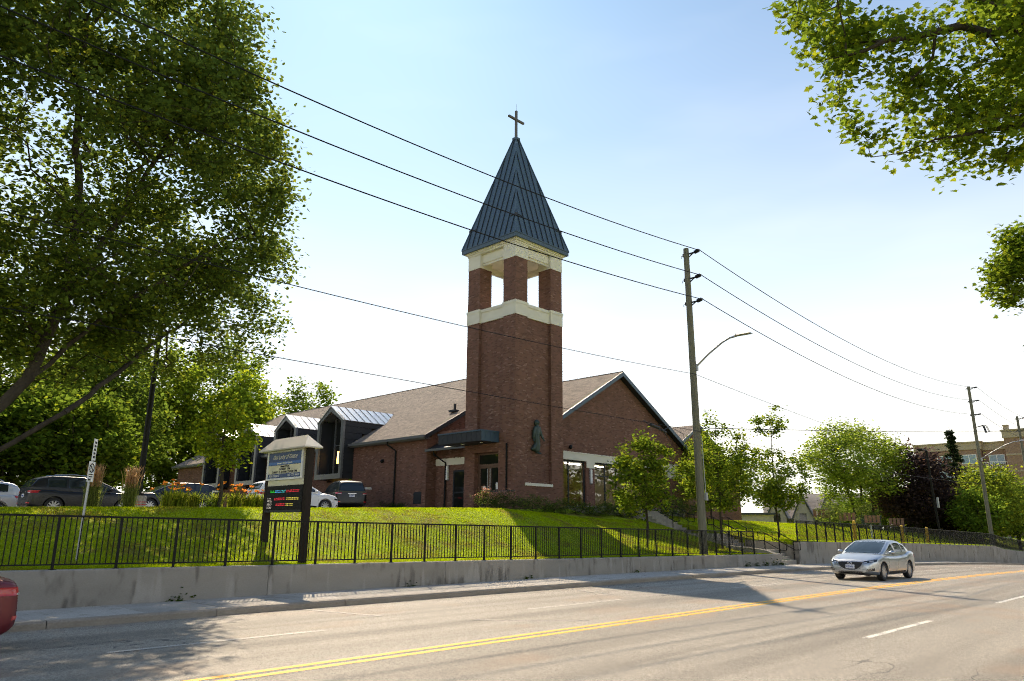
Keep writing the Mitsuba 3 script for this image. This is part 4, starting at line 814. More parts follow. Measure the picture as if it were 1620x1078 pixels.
def raycast(m, O, D):
    v = m.vertices[m.faces]; a, e1, e2 = v[:, 0], v[:, 1] - v[:, 0], v[:, 2] - v[:, 0]; D = np.asarray(D, float); D = D / np.linalg.norm(D); out = np.zeros((len(O), 3)); nn = np.zeros((len(O), 3)); ok = np.zeros(len(O), bool)
    pv = np.cross(D, e2); det = (e1 * pv).sum(1); inv = 1 / np.where(np.abs(det) < 1e-12, np.inf, det); fn = np.cross(e1, e2); fn /= np.linalg.norm(fn, axis=1, keepdims=True) + 1e-12
    for i, o in enumerate(O):
        s = o - a; u = (s * pv).sum(1) * inv; q = np.cross(s, e1); w = (q @ D) * inv; t = (e2 * q).sum(1) * inv
        h = (u > -1e-6) & (w > -1e-6) & (u + w < 1 + 1e-6) & (t > 1e-6) & (np.abs(det) > 1e-12)
        if h.any(): j = np.where(h)[0][t[h].argmin()]; out[i] = o + D * t[j]; nn[i] = fn[j] * (-1 if fn[j] @ D > 0 else 1); ok[i] = True
    return out, nn, ok
def decal(m, corners, D, nu=8, nv=4, off=0.006, rows=None):
    """a plate that hugs the mesh: its outline (4 corners or rows of points) is cast along D onto the surface"""
    if rows is None:
        c = np.asarray(corners, float); u, v = np.meshgrid(np.linspace(0, 1, nu + 1), np.linspace(0, 1, nv + 1), indexing='ij')
        G = (1 - u)[..., None] * ((1 - v)[..., None] * c[0] + v[..., None] * c[3]) + u[..., None] * ((1 - v)[..., None] * c[1] + v[..., None] * c[2])
    else: G = np.asarray(rows, float); nu, nv = G.shape[0] - 1, G.shape[1] - 1
    D = np.asarray(D, float); D = D / np.linalg.norm(D); P, N, ok = raycast(m, G.reshape(-1, 3) - D * 3, D)
    if ok.sum() < 4: raise ValueError('decal misses')
    if not ok.all():
        g = np.where(ok)[0]; q = G.reshape(-1, 3)
        for i in np.where(~ok)[0]: j = g[((q[g] - q[i]) ** 2).sum(1).argmin()]; P[i], N[i] = P[j] + (q[i] - q[j]) * .15, N[j]
    n_avg = N.mean(0); n_avg /= np.linalg.norm(n_avg)
    top = P + (N * .5 + n_avg * .5) * off; bot = P - n_avg * 0.012; w = nv + 1; f = []
    for i in range(nu):
        for j in range(nv): a = i * w + j; f += [[a, a + w, a + w + 1], [a, a + w + 1, a + 1]]
    K = len(top); edge = [i * w for i in range(nu + 1)] + [nu * w + j for j in range(1, w)] + [i * w + nv for i in range(nu - 1, -1, -1)] + [j for j in range(nv - 1, 0, -1)]
    for a, b in zip(edge, edge[1:] + edge[:1]): f += [[a, b, b + K], [a, b + K, a + K]]
    r_ = tri(np.vstack([top, bot]), f)
    return r_
def loft(sec):
    """sec: (stations, points, 3) half profiles from bottom centre to top centre (y >= 0); mirrored and closed"""
    S, n, _ = sec.shape; mir = sec[:, 1:-1][:, ::-1] * [1, -1, 1]; ring_ = np.concatenate([sec, mir], 1); m = ring_.shape[1]; v = ring_.reshape(-1, 3); f = []
    for i in range(S - 1):
        for j in range(m): k = (j + 1) % m; f += [[i * m + j, (i + 1) * m + j, (i + 1) * m + k], [i * m + j, (i + 1) * m + k, i * m + k]]
    c0, c1 = len(v), len(v) + 1; v = np.vstack([v, ring_[0].mean(0), ring_[-1].mean(0)])
    for j in range(m): k = (j + 1) % m; f += [[c0, j, k], [c1, (S - 1) * m + k, (S - 1) * m + j]]
    q = tri(v, f)
    if q.volume < 0: q.invert()
    return q
CARS = {
 'sedan': dict(L=4.58, W=1.80, zb=.19, top=[(-2.29, .70), (-2.24, .98), (-1.75, 1.06), (-1, .97), (0, .93), (.9, .95), (1.15, .96), (1.85, .85), (2.15, .76), (2.26, .66), (2.29, .55)], cab=[(1.18, .955), (.45, 1.27), (-.02, 1.42), (-.5, 1.452), (-1.0, 1.40), (-1.45, 1.24), (-1.86, 1.05)], wx=(1.37, -1.33), wr=.325, belt=(.93, 1.0), win=[(.72, -.02), (-.09, -.86), (-.93, -1.28)]),
 'suv': dict(L=4.50, W=1.82, zb=.23, top=[(-2.25, .62), (-2.235, 1.0), (-2.1, 1.06), (0, 1.03), (.95, 1.05), (1.2, 1.05), (1.85, .97), (2.12, .86), (2.22, .72), (2.25, .58)], cab=[(1.28, 1.04), (.55, 1.40), (.05, 1.57), (-.6, 1.61), (-1.5, 1.58), (-1.95, 1.46), (-2.2, 1.07)], wx=(1.36, -1.31), wr=.355, belt=(1.02, 1.12), win=[(.78, .02), (-.05, -.84), (-.92, -1.62)]),
 'minivan': dict(L=5.17, W=2.0, zb=.22, top=[(-2.58, .62), (-2.56, 1.02), (-2.4, 1.08), (0, 1.05), (1.3, 1.05), (1.7, 1.03), (2.2, .93), (2.48, .80), (2.56, .68), (2.58, .55)], cab=[(1.85, 1.03), (1.05, 1.45), (.4, 1.68), (-.6, 1.76), (-1.9, 1.74), (-2.3, 1.62), (-2.54, 1.07)], wx=(1.55, -1.5), wr=.345, belt=(1.04, 1.12), win=[(1.15, .22), (.12, -.95), (-1.05, -2.1)])}
def car_meshes(kind):
    C = CARS[kind]; L, W = C['L'], C['W']; xs = np.unique(np.concatenate([np.linspace(-L / 2, L / 2, 34), [-L / 2 + .03, -L / 2 + .08, L / 2 - .03, L / 2 - .08, L / 2 - .15]])); s = (xs + L / 2) / L
    top = PCH(*zip(*C['top']))(xs); hw = PCH([0, .012, .04, .1, .3, .55, .8, .9, .96, .988, 1], np.array([.72, .84, .92, .97, 1, 1, .985, .95, .87, .77, .66]) * W / 2)(s)
    zb = C['zb'] + PCH([0, .03, .12, .85, .96, 1], [.16, .08, 0, 0, .05, .12])(s); sec = []
    for x, h, b, t in zip(xs, hw, zb, top):
        sh = t - .045 - .03 * (abs(x) < 1.2); e = min(sh, max(b + .1, sh - .05)); prof = [(0, b), (.80 * h, b), (.94 * h, b + .035), (.975 * h, b + .12), (.99 * h, b + .25 * (e - b)), (1.0 * h, b + .5 * (e - b)), (.995 * h, b + .72 * (e - b)), (1.0 * h, b + .86 * (e - b)), (.975 * h, e), (.92 * h, sh), (.75 * h, sh + .022), (.45 * h, t - .008), (0, t)]
        sec.append([(x, y, z) for y, z in prof])
    body = loft(np.array(sec)); M = to_man(body)
    for wx in C['wx']:
        for sy in (-1, 1):
            c = rev([(0, -.13), (C['wr'] + .055, -.13), (C['wr'] + .055, .3), (0, .3)], 36, axis='y'); c.apply_translation((wx, sy * (W / 2 - .12) + (-.17 if sy > 0 else 0.0), C['wr'])); c2 = to_man(cyl((wx, sy * (W / 2 - .26), C['wr']), (wx, sy * (W / 2 + .2), C['wr']), C['wr'] + .055, 36)); M = M - c2
    bodyc = from_man(M)
    cx = np.linspace(C['cab'][-1][0], C['cab'][0][0], 30); p = sorted(C['cab']); zr = PCH(*zip(*p))(cx); bz = np.interp(cx, [cx[0], cx[-1]], [C['belt'][1], C['belt'][0]]); sec = []
    for x, z, b in zip(cx, zr, bz):
        q = (x - cx[0]) / (cx[-1] - cx[0]); wb = W / 2 * (.90 - .10 * max(0, (.2 - q) / .2) ** 2 - .10 * max(0, (q - .8) / .2) ** 2); hh = max(0.0, z - b); wr_ = wb - .27 * hh * (1 + .3 * hh)
        zt = max(z, b - .05); sec.append([(x, 0, b - .14), (x, wb, b - .14), (x, wb, b - .02), (x, wb - .10 * hh, b + .3 * max(0, zt - b - .05)), (x, wb - .22 * hh, b + .7 * max(0, zt - b - .05)), (x, wr_, max(b - .02, zt - .055)), (x, wr_ - .06, max(b - .012, zt - .02)), (x, wr_ * .5, max(b - .008, zt + .002)), (x, 0, max(b - .006, zt + .008))])
    cab = loft(np.array(sec)); return C, body, bodyc, cab, (cx, zr, bz)
_cars = {}
def wheel_shapes(r):
    tyre = rev([(.62 * r, -.095), (.9 * r, -.105), (.985 * r, -.085), (r, -.04), (r, .04), (.985 * r, .085), (.9 * r, .105), (.62 * r, .095)], 36, axis='y')
    sp_ = [rev([(.62 * r, .06), (.66 * r, .10), (.70 * r, .095), (.66 * r, .04)], 36, axis='y'), rev([(0, .045), (.16 * r, .05), (.17 * r, .085), (0, .09)], 18, axis='y')]
    for k in range(10):
        b = box(.12 * r, .66 * r, -.028, .028, -.02, .02); b.apply_transform(trimesh.transformations.rotation_matrix(np.pi / 2, [1, 0, 0])); b.apply_translation((0, .07, 0)); b.apply_transform(trimesh.transformations.rotation_matrix(2 * np.pi * k / 10, [0, 1, 0])); sp_.append(b)
    disc = rev([(0, .0), (.63 * r, .0), (.63 * r, .02), (0, .02)], 24, axis='y')
    return tyre, cat(sp_), disc
def vehicle(key, kind, label, category, paint_, loc, heading, detail=None, group=None, front=True, rear=True, rails=False):
    if kind not in _cars: _cars[kind] = car_meshes(kind)
    C, body, bodyc, cab, (cx, zr, bz) = _cars[kind]; L, W = C['L'], C['W']; k = thing(key, label, category, group); tw_ = RZ(heading, loc)
    def A(name, mesh, b, smooth=False): return add(k + '__' + name, mesh, b, smooth=smooth, to_world=tw_)
    bk = A('body', bodyc, paint_, 32); A('cabin', cab, paint_, 38)
    zf = lambda x: float(np.interp(x, cx, zr)); bf = lambda x: float(np.interp(x, cx, bz))
    for i, (xa, xb) in enumerate(C['win']):      # side glass
        for sy in (1, -1):
            X_ = np.linspace(xa, xb, 7); rows = []
            for x in X_:
                lo = bf(x) + .035; hi = max(lo + .02, zf(x) - .115); rows.append([(x, sy * 2, lo + (hi - lo) * q) for q in np.linspace(0, 1, 4)])
            A('side_window', decal(cab, None, (0, -sy, 0), off=.005, rows=rows), 'car_glass', True)
    p = C['cab']; x0, z0 = p[0]; x1, z1 = p[2]
    def glass(xa, za, xb, zb_, wa, wb_, D):
        u = np.linspace(-1, 1, 13); rows = []
        for a in u: rows.append([((xa + (xb - xa) * q), a * (wa + (wb_ - wa) * q), za + (zb_ - za) * q) for q in np.linspace(0, 1, 6)])
        return decal(cab, None, D, off=.005, rows=rows)
    A('windshield', glass(x0, z0 + .03, x1, z1 - .045, W / 2 * .77, W / 2 * .63, (-1, 0, -.55)), 'car_glass', True)
    x2, z2 = p[-1]; x3, z3 = p[-3] if kind == 'sedan' else p[-2]
    A('rear_window', glass(x2, z2 + (.05 if kind != 'sedan' else .02), x3, z3 - .04, W / 2 * .74, W / 2 * .62, (1, 0, -.25 if kind != 'sedan' else -.8)), 'car_glass', True)
    tyre, spokes, disc = wheel_shapes(C['wr'])
    for wx in C['wx']:
        for sy in (1, -1):
            m = np.eye(4); m[1, 1] = sy; m[:3, 3] = (wx, sy * (W / 2 - .135), C['wr']); q = T(M4(tw_) @ m); w = k + '__wheel'
            w = put(w, mikit.ply(tyre, 'tyre', smooth=40), q); put(w + '__rim', mikit.ply(spokes, 'rim'), q); put(w + '__hub_disc', mikit.ply(disc, 'plastic_black'), q)
    for sy in (1, -1):
        mx = C['win'][0][0] - .02; mz = bf(mx) + .06; mm = rev([(0, -.11), (.06, -.09), (.085, -.03), (.085, .03), (.06, .09), (0, .11)], 14, axis='y'); mm.apply_scale((.9, 1, .85)); mm.apply_translation((mx, sy * (W / 2 + .06), mz)); A('mirror', cat(mm, box(mx - .03, mx + .03, sy * (W / 2 - .12), sy * (W / 2 + .0), mz - .05, mz - .01)), paint_, 50)
        for hx in (C['win'][0][1] + .22, C['win'][1][1] + .18):
            hz = bf(hx) - .13; A('door_handle', decal(body, [(hx, sy * 2, hz), (hx - .17, sy * 2, hz), (hx - .17, sy * 2, hz + .03), (hx, sy * 2, hz + .03)], (0, -sy, 0), 3, 1, .02), paint_)
        for sx_ in (C['win'][0][1] - .035, C['win'][0][0] + .16, C['win'][1][1] - .04):
            A('door_gap', decal(body, [(sx_, sy * 2, .34), (sx_ + .008, sy * 2, .34), (sx_ + .008, sy * 2, bf(sx_) - .06), (sx_, sy * 2, bf(sx_) - .06)], (0, -sy, 0), 1, 8, .0015), 'plastic_black')
        A('sill_trim', decal(body, [(C['wx'][0] - .5, sy * 2, C['zb'] + .05), (C['wx'][1] + .5, sy * 2, C['zb'] + .05), (C['wx'][1] + .5, sy * 2, C['zb'] + .14), (C['wx'][0] - .5, sy * 2, C['zb'] + .14)], (0, -sy, 0), 8, 1, .006), 'plastic_black')
        if rails: A('roof_rail', tube([(x, sy * (W / 2 * .66), zf(x) + dz) for x, dz in ((.15, .0), (.05, .05), (-.6, .06), (-1.3, .06), (-1.45, 0))], .018, 6), 'bright_metal', 50)
    h = L / 2
    if front:
        for sy in (1, -1):
            c = [(h, sy * .50, .62), (h - .30, sy * .86, .70), (h - .36, sy * .86, .78), (h, sy * .50, .70)]; D = (-1, -sy * .35, 0)
            hl = A('headlight', decal(body, c, D, 8, 3, .008), 'car_glass', True)
            add(hl + '__projector', decal(body, [(h - .12, sy * .66, .665), (h - .2, sy * .78, .69), (h - .2, sy * .78, .735), (h - .12, sy * .66, .715)], D, 3, 2, .014), 'lamp_clear', to_world=tw_)
            add(hl + '__indicator', decal(body, [(h, sy * .52, .63), (h - .06, sy * .60, .645), (h - .06, sy * .60, .685), (h, sy * .52, .67)], D, 2, 2, .014), 'lamp_clear', to_world=tw_)
            fg = A('fog_recess', decal(body, [(h, sy * .56, .36), (h - .2, sy * .80, .38), (h - .2, sy * .80, .47), (h, sy * .60, .44)], D, 5, 3, .006), 'plastic_black')
            add(fg + '__fog_trim', decal(body, [(h, sy * .60, .40), (h - .1, sy * .74, .41), (h - .1, sy * .74, .425), (h, sy * .60, .415)], D, 4, 1, .014), 'chrome', to_world=tw_)
        rows = []
        for a in np.linspace(-1, 1, 13):
            lo = .40 + .14 * abs(a) ** 3; hi = .685 - .012 * abs(a); rows.append([(h, a * .47 * (.80 + .2 * q), lo + (hi - lo) * q) for q in np.linspace(0, 1, 6)])
        gr = A('grille', decal(body, None, (-1, 0, 0), off=.007, rows=rows), 'plastic_black')
        for j in range(6):
            z = .45 + .038 * j; w_ = .36 + .016 * j; add(gr + '__slat', decal(body, [(h, -w_, z), (h, w_, z), (h, w_, z + .010), (h, -w_, z + .010)], (-1, 0, 0), 8, 1, .013), 'dark_metal', to_world=tw_)
        rows = []
        for a in np.linspace(-1, 1, 17):
            lo = .385 + .14 * abs(a) ** 3; rows.append([(h, a * .49 * (.80 if abs(a) < .8 else .80 + (abs(a) - .8)), lo + .018 * q) for q in np.linspace(0, 1, 2)])
        A('grille_wing', decal(body, None, (-1, 0, 0), off=.016, rows=rows), 'chrome', True)
        A('lower_intake', decal(body, [(h, -.48, .27), (h, .48, .27), (h, .42, .345), (h, -.42, .345)], (-1, 0, 0), 10, 2, .006), 'plastic_black')
        pl = A('front_plate', decal(body, [(h, -.16, .44), (h, .16, .44), (h, .16, .58), (h, -.16, .58)], (-1, 0, 0), 2, 2, .022), 'plate')
        for j in range(7):
            y = -.125 + .037 * j; add(pl + '__character', decal(body, [(h, y, .48), (h, y + .022, .48), (h, y + .022, .545), (h, y, .545)], (-1, 0, 0), 1, 1, .026), 'plate_ink', to_world=tw_)
        em = []
        for a in np.linspace(0, 2 * np.pi, 16, endpoint=False): em.append((h + .012, .075 * math.cos(a), .635 + .045 * math.sin(a)))
        em.append(em[0]); A('emblem', cat(tube(em, .007, 6), tube([(h + .012, -.06, .655), (h + .014, -.03, .645), (h + .016, 0, .612), (h + .014, .03, .645), (h + .012, .06, .655)], .006, 6)), 'chrome', 50)
    if rear:
        zt = {'sedan': .84, 'suv': .92, 'minivan': .97}[kind]
        for sy in (1, -1):
            c = [(-h, sy * (W / 2 - .36), zt - .06), (-h + .22, sy * (W / 2 - .015), zt - .05), (-h + .28, sy * (W / 2 - .015), zt + .06), (-h, sy * (W / 2 - .36), zt + .05)]
            tl = A('taillight', decal(body, c, (1, -sy * .45, 0), 8, 3, .010), 'tail_red', True)
            add(tl + '__reverse_lamp', decal(body, [(-h, sy * (W / 2 - .34), zt - .055), (-h + .1, sy * (W / 2 - .16), zt - .05), (-h + .1, sy * (W / 2 - .16), zt - .02), (-h, sy * (W / 2 - .34), zt - .02)], (1, -sy * .45, 0), 3, 1, .016), 'lamp_clear', to_world=tw_)
            A('bumper_reflector', decal(body, [(-h, sy * (W / 2 - .32), .46), (-h + .1, sy * (W / 2 - .14), .46), (-h + .1, sy * (W / 2 - .14), .51), (-h, sy * (W / 2 - .32), .51)], (1, -sy * .3, 0), 3, 1, .008), 'tail_red')
        pz = zt - .14; pl = A('rear_plate', decal(body, [(-h, -.16, pz - .07), (-h, .16, pz - .07), (-h, .16, pz + .07), (-h, -.16, pz + .07)], (1, 0, 0), 2, 2, .012), 'plate')
        for j in range(7):
            y = -.125 + .037 * j; add(pl + '__character', decal(body, [(-h, y, pz - .035), (-h, y + .022, pz - .035), (-h, y + .022, pz + .03), (-h, y, pz + .03)], (1, 0, 0), 1, 1, .016), 'plate_ink', to_world=tw_)
        A('tailgate_trim', decal(body, [(-h, -.26, zt - .012), (-h, .26, zt - .012), (-h, .26, zt + .012), (-h, -.26, zt + .012)], (1, 0, 0), 6, 1, .012), 'chrome')
        A('bumper_valance', decal(body, [(-h, -.62, .36), (-h, .62, .36), (-h, .62, .43), (-h, -.62, .43)], (1, 0, 0), 8, 1, .006), 'plastic_black')
    return k
PI = math.pi
vehicle('silver_sedan', 'sedan', 'silver sedan with a black grille driving left on the road', 'car', 'silver_paint', (31.25, 10.85, float(road_z(31.2)) - .0), PI - .02)
vehicle('red_car', 'sedan', 'dark red car leaving the picture at the left edge, only its tail showing', 'car', 'red_paint', (.64, 13.25, 0), PI, front=False)
lot = lambda x, y: float(H(x, y)) + .02
gP = 'cars parked beside the church'
vehicle('parked_car', 'suv', 'dark grey crossover with roof rails parked behind the leaning street sign', 'car', 'grey_paint', (10.05, 35.6, lot(10.05, 35.6)), 0.02, group=gP, rails=True)
vehicle('parked_car', 'suv', 'dark blue crossover parked right of the concrete drum, facing left', 'car', 'navy_paint', (15.55, 40.3, lot(15.55, 40.3) + .02), PI, group=gP)
vehicle('parked_car', 'suv', 'white car parked behind the church sign, facing right', 'car', 'white_car_paint', (19.75, 35.2, lot(19.75, 35.2) - .05), -.03, group=gP)
vehicle('parked_car', 'minivan', 'black minivan parked with its rear towards the road beside the nave wall', 'minivan', 'black_car_paint', (25.95, 40.3, lot(25.9, 40)), math.atan2(math.cos(math.radians(20)), math.sin(math.radians(20))), group=gP)
vehicle('parked_car', 'suv', 'silver white vehicle at the far left edge behind the grey crossover', 'car', 'pale_silver_paint', (6.3, 39.5, lot(6.3, 39.5) - .02), PI, group=gP, rails=True)
vehicle('parked_car', 'sedan', 'dark sedan mostly hidden behind the grey crossover, its hood showing left of the concrete drum', 'car', 'grey_paint', (12.35, 43.5, lot(12.4, 43) + .1), 0.0, group=gP)

# ------------------------------------------------------------------ utility poles, lamps, wires
def upole(x, y, ztop, label, lamp, z0=0.2, lean=0.0):
    k = thing('utility_pole', label, 'utility pole')
    add(k + '__shaft', tube([(x + lean, y, z0), (x + lean * .5, y, (z0 + ztop) / 2), (x, y, ztop)], [.195, .165, .135], 14), 'pole_wood', smooth=40); return k
def insulator(k, x, y, z):
    b = cat(box(x - .04, x + .04, y - .45, y - .13, z - .03, z + .03), tube([(x, y - .14, z - .16), (x, y - .4, z)], .03, 6), box(x - .05, x + .05, y + .12, y + .2, z - .10, z + .06), tube([(x, y + .16, z - .03), (x, y + .3, z - .03), (x, y + .3, z - .14)], .018, 6))
    q = add(k + '__bracket', b, 'dark_metal')
    s = [(x, y - .42, z + .0)]; add(q + '__insulator', rev([(0, 0), (.03, 0)] + [p for i in range(6) for p in ((.10, .03 + .045 * i), (.05, .055 + .045 * i))] + [(.03, .33), (0, .33)], 10, axis='y'), 'plastic_black', to_world=T().translate([x, y - .44, z]).rotate([1, 0, 0], 180 - 10))
def street_lamp(k, x, y, z, reach, rise):
    a = [(x, y - .15, z), (x, y - reach * .35, z + rise * .44), (x, y - reach * .68, z + rise * .84), (x, y - reach * .84, z + rise * .965), (x, y - reach, z + rise)]
    q = add(k + '__lamp_arm', tube(a, .048, 8), 'galvanised', smooth=50); add(k + '__lamp_arm_clamp', box(x - .06, x + .06, y - .24, y - .12, z - .2, z + .12), 'galvanised')
    h = np.array([(-.35, 0, -.02), (.35, 0, -.02), (-.35, .11, 0), (.35, .13, 0), (-.35, -.11, 0), (.35, -.13, 0), (-.3, .06, .07), (.28, .08, .05), (-.3, -.06, .07), (.28, -.08, .05)]); hd = trimesh.convex.convex_hull(h * [1.15, 1.4, 1.5]); hd.apply_transform(trimesh.transformations.rotation_matrix(-np.pi / 2, [0, 0, 1])); hd.apply_translation((x, y - reach - .33, z + rise))
    add(k + '__lamp_head', cat(hd, rev([(0, 0), (.04, 0), (.04, .07), (0, .07)], 8, (x, y - reach - .1, z + rise + .05))), 'galvanised')
P1 = upole(30.75, 18.05, 15.42, 'nearest weathered wooden utility pole, with a street lamp arm, standing on the lawn', True, .5, .12)
for z in (15.12, 13.82, 12.58): insulator(P1, 30.77, 18.05, z)
street_lamp(P1, 30.85, 18.05, 9.35, 2.35, 1.15)
add(P1 + '__meter_box', cat(box(30.84, 30.99, 17.74, 17.86, 3.05, 3.4), tube([(30.9, 17.8, 3.4), (30.9, 17.85, 6.0)], .02, 6)), 'galvanised')
P2 = upole(84.2, 18.2, 15.95, 'second utility pole rising above the right fence', True, -1, .5)
for z in (15.75, 14.42, 13.05): insulator(P2, 84.2, 18.2, z)
street_lamp(P2, 84.3, 18.2, 8.7, 3.6, 1.5)
for dx in (0, .55): add(P2 + '__fuse_cutout', cat(tube([(84.3 + dx, 17.5, 12.0), (84.2 + dx, 17.3, 11.2)], .05, 6), tube([(84.4 + dx, 17.3, 12.0), (84.35 + dx, 17.05, 11.3)], .03, 6), tube([(84.2, 18.1, 11.8), (84.3 + dx, 17.4, 12.0)], .03, 5)), 'dark_metal')
P3 = upole(105.5, 18.2, 15.3, 'farthest utility pole at the right edge', True, -2, .6)
for z in (15.0, 13.6): insulator(P3, 105.5, 18.2, z)
LP = thing('parking_lamp', 'slim black lamp post with a flat arm in front of the purple tree', 'lamp post')
add(LP + '__post', tube([(82.3, 22, .6), (81.6, 22, 5), (81.2, 22, 9.55)], .10, 8), 'black_paint', smooth=50); add(LP + '__arm', box(79.6, 81.2, 21.9, 22.1, 9.5, 9.62), 'black_paint'); add(LP + '__lamp_head', box(79.0, 79.9, 21.75, 22.25, 9.42, 9.55), 'black_paint'); add(LP + '__control_box', box(82.0, 82.3, 21.75, 21.9, 4.0, 5.0), 'galvanised')
def wire(pts, r, label):
    k = thing('power_line', label, 'wire'); scene[k] = mikit.ply(tube(pts, r, 5, cap=False), 'black_paint', smooth=True)
def span(a, b, sag, n=40):
    t = np.linspace(0, 1, n)[:, None]; p = np.asarray(a, float) * (1 - t) + np.asarray(b, float) * t; p[:, 2] -= 4 * sag * (t * (1 - t))[:, 0]; return p
P0 = -20.0
tops = [('top', 15.14, 15.72, 15.0), ('middle', 13.84, 14.42, 13.6), ('lowest', 12.60, 13.05, 12.3)]
for nm_, z1, z2, z3 in tops:
    s = {'top': 1.55, 'middle': 1.38, 'lowest': 1.26}[nm_]
    wire(np.vstack([span((P0, 17.28, z1), (30.8, 17.28, z1), s), span((30.8, 17.28, z1), (84.2, 17.4, z2), 1.5)[1:], span((84.2, 17.4, z2), (105.5, 17.4, z3), .3)[1:], span((105.5, 17.4, z3), (160, 17.4, z3 - .5), 1.2)[1:]]), .021, f'{nm_} of the three power lines strung along the pole tops')
wire(np.vstack([span((P0, 17.86, 8.95), (30.6, 17.86, 8.95), .76), span((30.6, 17.86, 8.95), (84, 18.0, 7.1), .35)[1:]]), .014, 'cable passing just below the street lamp arm of the nearest pole')
wire(np.vstack([span((P0, 17.86, 6.25), (30.6, 17.86, 6.22), .12), span((30.6, 17.86, 6.22), (84, 18.0, 6.3), .45)[1:]]), .012, 'lowest cable crossing in front of the tower shaft')
wire(span((30.8, 18.0, 6.4), (150, 10.4, 18.0), .5), .02, 'nearly level cable running to the right above the young trees')
k = thing('splice_case', 'tangle of cable splices hanging left of the nearest pole before the gable', 'cable splice')
add(k + '__loop', cat(tube([(26.2, 17.86, 6.25), (26.9, 17.9, 6.05), (27.6, 17.86, 5.95), (28.3, 17.9, 6.2)], .02, 5), tube([(28.3, 17.9, 6.2), (29.2, 17.8, 5.95), (29.5, 17.9, 5.7)], .012, 5), tube([(27.6, 17.9, 6.1), (28.0, 17.8, 5.55)], .012, 5)), 'dark_metal'); add(k + '__case', cat(cyl((26.7, 17.86, 6.13), (27.4, 17.86, 6.05), .06, 8), cyl((27.5, 17.86, 5.98), (27.9, 17.86, 5.9), .05, 8)), 'dark_metal')

# ------------------------------------------------------------------ church sign
SG = thing('church_sign', 'church notice sign with blue header, mass schedule and lit message board under a hip roof', 'sign')
sx, ya, yb_ = 10.70, 18.28, 20.72
for y, zb in ((18.36, .7), (20.56, 1.0)): add(SG + '__post', box(sx - .085, sx + .085, y - .085, y + .085, zb, 3.91), 'sign_post')
hr = np.array([(sx - .28, 18.17, 3.90), (sx + .28, 18.17, 3.90), (sx + .28, 20.82, 3.90), (sx - .28, 20.82, 3.90), (sx, 18.56, 4.25), (sx, 20.4, 4.25)]); hq = trimesh.convex.convex_hull(np.vstack([hr, hr[:4] - [0, 0, .035]])); add(SG + '__roof', hq, 'sign_roof')
add(SG + '__beam', box(sx - .07, sx + .07, 18.447, 20.473, 3.89, 3.90), 'sign_post')
f_ = add(SG + '__cabinet', box(sx - .09, sx + .09, 18.54, 20.55, 3.035, 3.885), 'sign_cream')
xf = sx - .09; Y0, Y1_ = 18.54, 20.55
def panel(key, y0, y1, z0, z1, m, t=.012, base=xf): return add(key, box(base - t, base - .0005, y0, y1, z0, z1), m)
L0, L1 = Y0 + .07, Y1_ - .07
panel(f_ + '__header_panel', L0, L1, 3.46, 3.82, 'sign_blue'); panel(f_ + '__header_band', L0 + .01, L1 - .01, 3.47, 3.555, 'sign_blue_light', .005, xf - .012); panel(f_ + '__footer_panel', L0, L1, 3.095, 3.215, 'sign_blue')
add(f_ + '__frame', cat(box(xf - .03, xf - .0006, Y0, L0 - .002, 3.035, 3.885), box(xf - .03, xf - .0006, L1 + .002, Y1_, 3.035, 3.885), box(xf - .03, xf - .0006, L0, L1, 3.83, 3.885), box(xf - .03, xf - .0006, L0, L1, 3.035, 3.09)), 'white_paint')
def text(key, s, h, yc, z, m, base, italic=0.0, width=None, bold=False):
    g_ = meshkit.text_mesh(s, h, .006, bold); b = g_.bounds
    if width: g_.apply_scale((width / (b[1, 0] - b[0, 0]), 1, 1)); b = g_.bounds
    v = g_.vertices.copy(); v[:, 0] += italic * v[:, 1]; v[:, 0] -= (b[0, 0] + b[1, 0]) / 2
    w = np.c_[base - v[:, 2], yc - v[:, 0], z + v[:, 1]]; add(key, tri(w, g_.faces), m)
ym = (L0 + L1) / 2
text(f_ + '__lettering', 'Our Lady of Grace', .12, ym, 3.63, 'limestone', xf - .012, .35, 1.35)
text(f_ + '__lettering', 'Roman Catholic Church', .05, ym, 3.487, 'white_paint', xf - .017, 0, .85)
text(f_ + '__lettering', 'Weekend Masses', .045, ym, 3.40, 'sign_text_dark', xf, 0, .5, True); panel(f_ + '__underline', ym - .27, ym + .27, 3.382, 3.388, 'sign_text_dark', .004)
text(f_ + '__lettering', 'SATURDAY - 5PM', .055, ym, 3.315, 'sign_text_dark', xf, 0, .62, True)
text(f_ + '__lettering', 'SUNDAY - 9  10:30AM  12NOON  7PM', .055, ym, 3.235, 'sign_text_dark', xf, 0, 1.4, True)
text(f_ + '__lettering', '15347 YONGE ST', .06, L1 - .38, 3.125, 'white_paint', xf - .012, 0, .6); text(f_ + '__lettering', '905-727-4494', .065, L0 + .40, 3.125, 'white_paint', xf - .012, 0, .65)
add(SG + '__filler_panel', box(sx - .08, sx + .08, 18.452, 20.47, 2.875, 3.03), 'sign_cream')
ld = add(SG + '__message_board', box(sx - .10, sx + .10, 18.452, 20.47, 2.20, 2.87), 'led_black'); xl_ = sx - .10
add(ld + '__base_rail', box(sx - .12, sx + .10, 18.452, 20.47, 2.13, 2.195), 'dark_metal')
LED = {'green': (.05, 1.1, .08), 'blue': (.15, .75, 1.5), 'cyan': (.1, .8, .8), 'red': (1.3, .05, .08), 'yellow': (1.3, 1.1, .15), 'white': (1.0, .9, .75)}
_lm = {}
r = np.random.default_rng(77)
